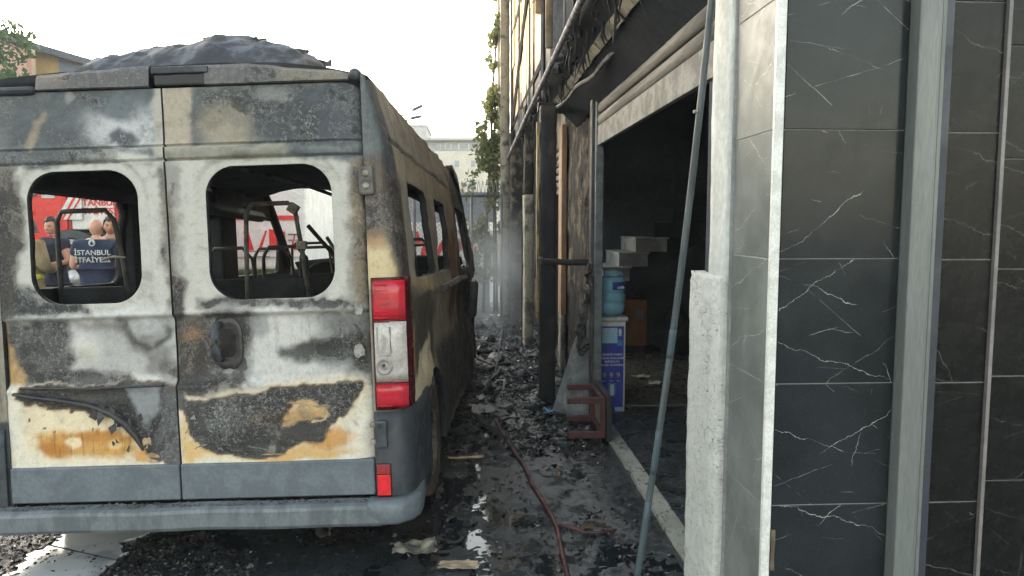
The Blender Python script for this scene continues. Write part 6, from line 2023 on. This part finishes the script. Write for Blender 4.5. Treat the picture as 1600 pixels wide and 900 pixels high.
    if hair is not None:
        nt, npn = 26, 40
        v = []; f = []
        for i in range(nt):
            t = (math.pi * .60) * i / (nt - 1)
            for k in range(npn):
                a = 2 * math.pi * k / npn
                x, y, z = math.sin(t) * math.cos(a), math.sin(t) * math.sin(a), math.cos(t)
                lim = (.62 + .3 * float(vn(a * 6, 5.5, 137)) - .15) if y > .35 else (-.45 if y < -.1 else .12)
                jit = 1.13 + .13 * float(vn(a * 5 + 3, t * 9, 131))
                zz = max(z, lim * .8 + .06 * float(vn(a * 7, 2.2, 133)))
                k_ = jit if zz > lim * .8 + .02 or y < .2 else 1.015
                r_ = math.sqrt(max(0, 1 - zz * zz)) / max(1e-4, math.sin(t)) if z < zz else 1
                v.append((.076 * x * r_ * k_, .094 * y * r_ * k_ - .004, .118 * zz * jit + .003))
        for i in range(nt - 1):
            for k in range(npn): f.append((i * npn + k, (i + 1) * npn + k, (i + 1) * npn + (k + 1) % npn, i * npn + (k + 1) % npn))
        mb = MB(); mb.v = [tuple(Rm @ Vector(p) * (hgt / 1.70) + Vector((0, .025, 1.635 * s))) for p in v]; mb.f = f; mb.m = [0] * len(f)
        link('hair', mb.mesh('hair', hair, True), pe)
    return pe, sh, s


m_navy = M('navy_cloth', (.022, .035, .075), (.015, .024, .052), .85, .95, 9, bump=.5, bscale=30)
m_navy_dk = M('dark_navy_polo', (.018, .022, .050), (.012, .015, .035), .85, .95, 9, bump=.5, bscale=30)
m_trous = M('dark_trousers', (.02, .022, .03), None, .9)
m_hair = M('black_hair', (.012, .009, .008), (.02, .016, .013), .55, .7, 40, bump=.8, bscale=120, st=(1, 1, .4))
m_coat = M('tan_turnout_cloth', (.30, .235, .135), (.21, .165, .095), .9, .95, 8, bump=.7, bscale=22)
m_hivis = M('hi_vis_band', (.52, .56, .06), (.42, .46, .05), .6)
m_redc = M('red_collar', (.55, .05, .045), None, .8)
m_khaki = M('khaki_cloth', (.20, .185, .14), (.13, .12, .09), .9)
p1, sh1, s1 = person((-5.30, 9.75, 0), R(158), 'smiling young man in a navy polo with red collar, one hand on his chest', 1.625, m_navy_dk, m_trous, m_hair, ('cross', 'chest'), smile=1, collar=m_redc, tilt=R(14))
o = MB().lathe([(.001, -.004), (.03, -.004), (.032, .002)], (.09 * s1, .158 * s1, 1.33 * s1), 'y', 16).build('chest_badge', M('pink_badge', (.55, .25, .30), None, .6), sh1)
o.data.materials[0] = o.data.materials[0]
p2, sh2, s2 = person((-4.41, 9.0, 0), R(8), 'bald man seen from behind in a navy top lettered across the back', 1.62, m_navy, m_trous, None, 'front', bald=True, broad=1.22, skin=np.array((.52, .29, .20)), tilt=R(-8))
for z, tx, sz in ((1.250, 'İSTANBUL', .082), (1.165, 'İTFAİYESİ', .082)):
    o = text_mesh(tx, sz, M('white_print', (.66, .67, .68), None, .7) if tx[1] == 'S' else bpy.data.materials['white_print'], 'back_lettering', None, .002, space=1.02, bold=.0012)
    me = o.data
    for v in me.vertices:
        x, y, zz = v.co
        v.co = (x, -.168 + .5 * x * x - zz, z - .02 + y)
    o.parent = sh2
dp = [(0, .10), (.014, .075), (.032, .035), (.036, .012), (.026, -.012), (0, -.022), (-.026, -.012), (-.036, .012), (-.032, .035), (-.014, .075)]
mb = MB(); n = len(dp)
mb.v = [(x, -.156, 1.325 + z * .95) for x, z in dp] + [(x, -.140, 1.325 + z * .95) for x, z in dp]
mb.f = [tuple(range(n))] + [(i, (i + 1) % n, n + (i + 1) % n, n + i) for i in range(n)]; mb.m = [0] * len(mb.f)
em = mb.build('flame_emblem', bpy.data.materials['white_print'], sh2)
mb = MB(); mb.v = [(x * .45, -.159, 1.328 + z * .4) for x, z in dp] + [(x * .45, -.154, 1.328 + z * .4) for x, z in dp]
mb.f = [tuple(range(n))] + [(i, (i + 1) % n, n + (i + 1) % n, n + i) for i in range(n)]; mb.m = [0] * len(mb.f)
mb.build('emblem_core', m_navy, em)
p3, sh3, s3 = person((-4.66, 9.9, 0), R(196), 'dark-haired young man in a khaki top standing just beyond the bald man', 1.635, m_khaki, m_trous, m_hair, 'down', tilt=R(8), skin=np.array((.42, .21, .13)), beard=.3)
p4, sh4, s4 = person((-5.36, 9.25, 0), R(-22), 'helmeted firefighter in a tan turnout coat with yellow bands', 1.60, m_coat, m_coat, None, 'front', sleeve=1., coat=m_hivis, broad=1.15)
hl = MB().lathe([(.001, .125), (.04, .122), (.078, .10), (.098, .06), (.108, .0), (.112, -.03), (.135, -.05), (.137, -.058), (.10, -.05)], (0, .025, 1.655 * s4), 'z', 28).build('helmet', M('brown_helmet', (.09, .065, .045), (.05, .04, .03), .6), p4, True)

# ================================================================== FAR BUILDINGS, LAMP, SMOKE
def gable(name, lab, prof, y0, y1, wall, roofm, thick=.3):
    """prof: roofline points left to right"""
    b = thing(name, (prof[len(prof) // 2][0], y0, 0), lab, 'building')
    poly = [(prof[0][0] + .2, 0), (prof[-1][0] - .2, 0)] + [(x, z - thick) for x, z in reversed(prof)]
    plate('gable_wall', poly, y0 + .3, wall, b, .3)
    plate('rear_wall', poly, y1, wall, b, .3)
    for (xa, za), (xb, zb) in zip(prof[:-1], prof[1:]):
        mb = MB(); yy0, yy1 = y0 - .6, y1 + .4
        mb.v = [(xa, yy0, za - thick), (xb, yy0, zb - thick), (xb, yy1, zb - thick), (xa, yy1, za - thick), (xa, yy0, za), (xb, yy0, zb), (xb, yy1, zb), (xa, yy1, za)]
        mb.f = [(0, 3, 2, 1), (4, 5, 6, 7), (0, 1, 5, 4), (1, 2, 6, 5), (2, 3, 7, 6), (3, 0, 4, 7)]; mb.m = [0] * 6
        adopt(mb.build('roof_slope', roofm), b)
    W('side_wall', (prof[0][0] + .2, y0 + .3, 0), (prof[0][0] + .5, y1 - .3, prof[0][1] - thick - .01), wall, b)
    W('side_wall', (prof[-1][0] - .5, y0 + .3, 0), (prof[-1][0] - .2, y1 - .3, prof[-1][1] - thick - .01), wall, b)
    return b


yb_ = gable('warehouse', 'yellow and grey building with a long dark sloping roof at the far left', [(-46, 6.3), (-28.5, 12.10), (-9.5, 6.64)], 35, 60, m_yellow, m_roof)  # roof and walls extended out of view, shaped to shade the alley
plate('grey_cladding', [(-18.35, 0), (-9.8, 0), (-9.8, 6.3), (-18.35, 8.80)], 34.99, m_bluegrey, yb_, .06)
for k in range(9):
    x = -27 + k * 1.9
    if x > -11: break
    f_ = W('building_window', (x, 34.93 - .02, 3.2), (x + 1.1, 34.985 - .06 + .06, 4.6), m_win, yb_)
hb = gable('salmon_house', 'salmon house with a dark roof peeping over the tree at the top left', [(-24.6, 8.5), (-20.6, 9.45), (-18.55, 9.15)], 29.6, 33.5, M('salmon_render', (.62, .40, .30), (.54, .35, .26), .85), m_roof)

# cream office block at the end of the street
ob = thing('office_block', (-2, 60, 0), 'cream office block with a flat grey top storey beyond the alley', 'building')
fp = [(1.05, 60), (3.9, 74), (-8, 76), (-9, 60.4)]
adopt(MB().prism(fp, 0, 7.15).build('block_walls', m_fac), ob)
fp2 = [(.85, 60.25), (3.6, 73.8), (-7.8, 75.8), (-8.8, 60.65)]
adopt(MB().prism(fp2, 7.155, 7.98).build('top_storey', m_fac_g), ob)
fp3 = [(1.35, 59.6), (4.3, 74.4), (-8.4, 76.4), (-9.4, 60.0)]
adopt(MB().prism(fp3, 7.985, 8.17).build('roof_slab', M('pale_roof_slab', (.50, .47, .43), (.42, .40, .37), .8), ), ob)
wmesh = MB().box((-.28, -.03, -.55), (.28, .03, .55)).mesh('window_frame', m_trim)
pmesh = MB().box((-.22, -.035, -.48), (.22, -.031, .48)).mesh('window_pane', M('soft_pane', (.34, .36, .37), (.28, .30, .31), .3, .4, 2, bump=0))


def window(parent, x, y, z, ang, sx=1., sz=1.):
    o = link('window', wmesh, parent); o.matrix_parent_inverse = Matrix.Translation(-parent.location)
    o.location = (x, y, z); o.rotation_euler = (0, 0, ang); o.scale = (sx, 1, sz)
    c = link('window_pane', pmesh, o)
    return o


dx, dy = fp[0][0] - fp[3][0], fp[0][1] - fp[3][1]
af = math.atan2(dy, dx)
for z in (1.0, 2.9, 4.45, 6.15):
    for t in (.12, .26, .40, .54, .66, .79, .92):
        window(ob, fp[3][0] + dx * t, fp[3][1] + dy * t - .02, z, af, .9 if t < .9 else .8, .55)
d2x, d2y = fp[1][0] - fp[0][0], fp[1][1] - fp[0][1]
a2_ = math.atan2(d2y, d2x)
for z in (1.0, 2.9, 4.45, 6.15):
    for t in (.12, .30, .48, .66, .84): window(ob, fp[0][0] + d2x * t + .02, fp[0][1] + d2y * t, z, a2_, 1.2, .7)
for t, w_ in ((.66, .35), (.73, .9), (.86, 1.6), (.95, .6)):
    window(ob, fp2[3][0] + (fp2[0][0] - fp2[3][0]) * t, fp2[3][1] + (fp2[0][1] - fp2[3][1]) * t - .03, 7.55, af, w_, .42)
for z in np.arange(.6, 7.0, .42):
    adopt(MB().box((.05, -.03, 0), (.95, .0, .03)).build('rustication_band', m_fac), ob).location = (fp[0][0] - .97, fp[0][1] + .02, float(z))
W('tall_vent', (-4.1, 61, 8.18), (-3.95, 61.1, 8.5), m_fac_g, ob)
gb = thing('grey_tower', (-5.2, 72, 0), 'plain pale grey block rising behind the left end of the office block', 'building')
W('tower_body', (-8.2, 72, 0), (-4.15, 80, 10.55), m_fac_g, gb)
W('tower_parapet', (-8.3, 71.9, 10.552), (-4.05, 80.1, 10.75), M('parapet', (.5, .5, .5), None, .8), gb)
for z in (3, 6, 9):
    for x in (-7.4, -6.2, -5.0): window(gb, x, 71.98, z, 0, 1.3, 1.)

sl_ = thing('street_lamp', (-2.6, 22, 0), 'slim street lamp with two arms showing above the minibus roof', 'street lamp')
adopt(MB().tube([(-2.6, 22, 0), (-2.6, 22, 4.30)], [.08, .05], 8).build('lamp_post', m_galv, None, True), sl_)
for z1, x1 in ((4.87, -1.62), (4.60, -1.66)):
    adopt(MB().tube([(-2.6, 22, 4.28 if z1 < 4.7 else 4.30), (-2.1, 22, 4.46 if z1 < 4.7 else 4.58), (x1, 22, z1 - .05)], [.03, .022, .018], 8).build('lamp_arm', m_galv, None, True), sl_)
    hd = MB().box((-.16, -.09, -.035), (.16, .09, .035), 0, .03).build('lamp_head', M('lamp_shell', (.10, .105, .11), (.08, .085, .09), .4) if z1 > 4.7 else bpy.data.materials['lamp_shell'], None, True)
    hd.location = (x1 + .10, 22, z1); hd.rotation_euler = (0, R(-26 if z1 > 4.7 else -12), 0); adopt(hd, sl_)

# thin haze box added over the yard to lift blacks like lens flare
mh = bpy.data.materials.new('thin_haze'); mh.use_nodes = True
mh.node_tree.nodes.clear()
hv_ = mh.node_tree.nodes.new('ShaderNodeVolumePrincipled'); ho_ = mh.node_tree.nodes.new('ShaderNodeOutputMaterial')
hv_.inputs['Density'].default_value = .0018; hv_.inputs['Color'].default_value = (.90, .95, 1, 1)
mh.node_tree.links.new(hv_.outputs[0], ho_.inputs['Volume'])
hz_ = MB().box((-235, -75, -1.2), (235, 415, 15.2)).build('haze', mh)
tag(hz_, kind='stuff')

# smoke lingering at the foot of the fence
ms = bpy.data.materials.new('thin_smoke'); ms.use_nodes = True
nt = ms.node_tree; nt.nodes.clear()
vo = nt.nodes.new('ShaderNodeVolumePrincipled'); ou = nt.nodes.new('ShaderNodeOutputMaterial')
tc_ = nt.nodes.new('ShaderNodeTexCoord'); no = nt.nodes.new('ShaderNodeTexNoise'); no.inputs['Scale'].default_value = 1.7; no.inputs['Detail'].default_value = 4; no.inputs['Roughness'].default_value = .55
nt.links.new(tc_.outputs['Object'], no.inputs['Vector'])
gr_ = nt.nodes.new('ShaderNodeVectorMath'); gr_.operation = 'MULTIPLY'; gr_.inputs[1].default_value = (1 / .85, 1 / 1.25, 1 / 1.25)
nt.links.new(tc_.outputs['Object'], gr_.inputs[0])
ln = nt.nodes.new('ShaderNodeVectorMath'); ln.operation = 'LENGTH'; nt.links.new(gr_.outputs[0], ln.inputs[0])
mr = nt.nodes.new('ShaderNodeMapRange'); mr.inputs['From Min'].default_value = .15; mr.inputs['From Max'].default_value = 1.; mr.inputs['To Min'].default_value = 1; mr.inputs['To Max'].default_value = 0
nt.links.new(ln.outputs['Value'], mr.inputs['Value'])
mr2 = nt.nodes.new('ShaderNodeMapRange'); mr2.inputs['From Min'].default_value = .36; mr2.inputs['From Max'].default_value = .68; mr2.inputs['To Min'].default_value = 0; mr2.inputs['To Max'].default_value = 1.0
nt.links.new(no.outputs['Fac'], mr2.inputs['Value'])
mu = nt.nodes.new('ShaderNodeMath'); mu.operation = 'MULTIPLY'; nt.links.new(mr.outputs[0], mu.inputs[0]); nt.links.new(mr2.outputs[0], mu.inputs[1])
nt.links.new(mu.outputs[0], vo.inputs['Density']); vo.inputs['Color'].default_value = (.93, .95, .98, 1); vo.inputs['Anisotropy'].default_value = .1
nt.links.new(vo.outputs[0], ou.inputs['Volume'])
th = np.linspace(0, math.pi, 14); ph = np.linspace(0, 2 * math.pi, 25)
TH, PH = np.meshgrid(th, ph, indexing='ij')
o = grid_obj('smoke', np.stack([.9 * np.sin(TH) * np.cos(PH), 1.3 * np.sin(TH) * np.sin(PH), 1.3 * np.cos(TH)], -1), ms)
o.location = (.34, 10.7, .72)
tag(o, 'thin pale smoke drifting at the foot of the fence', 'smoke', None, 'stuff')
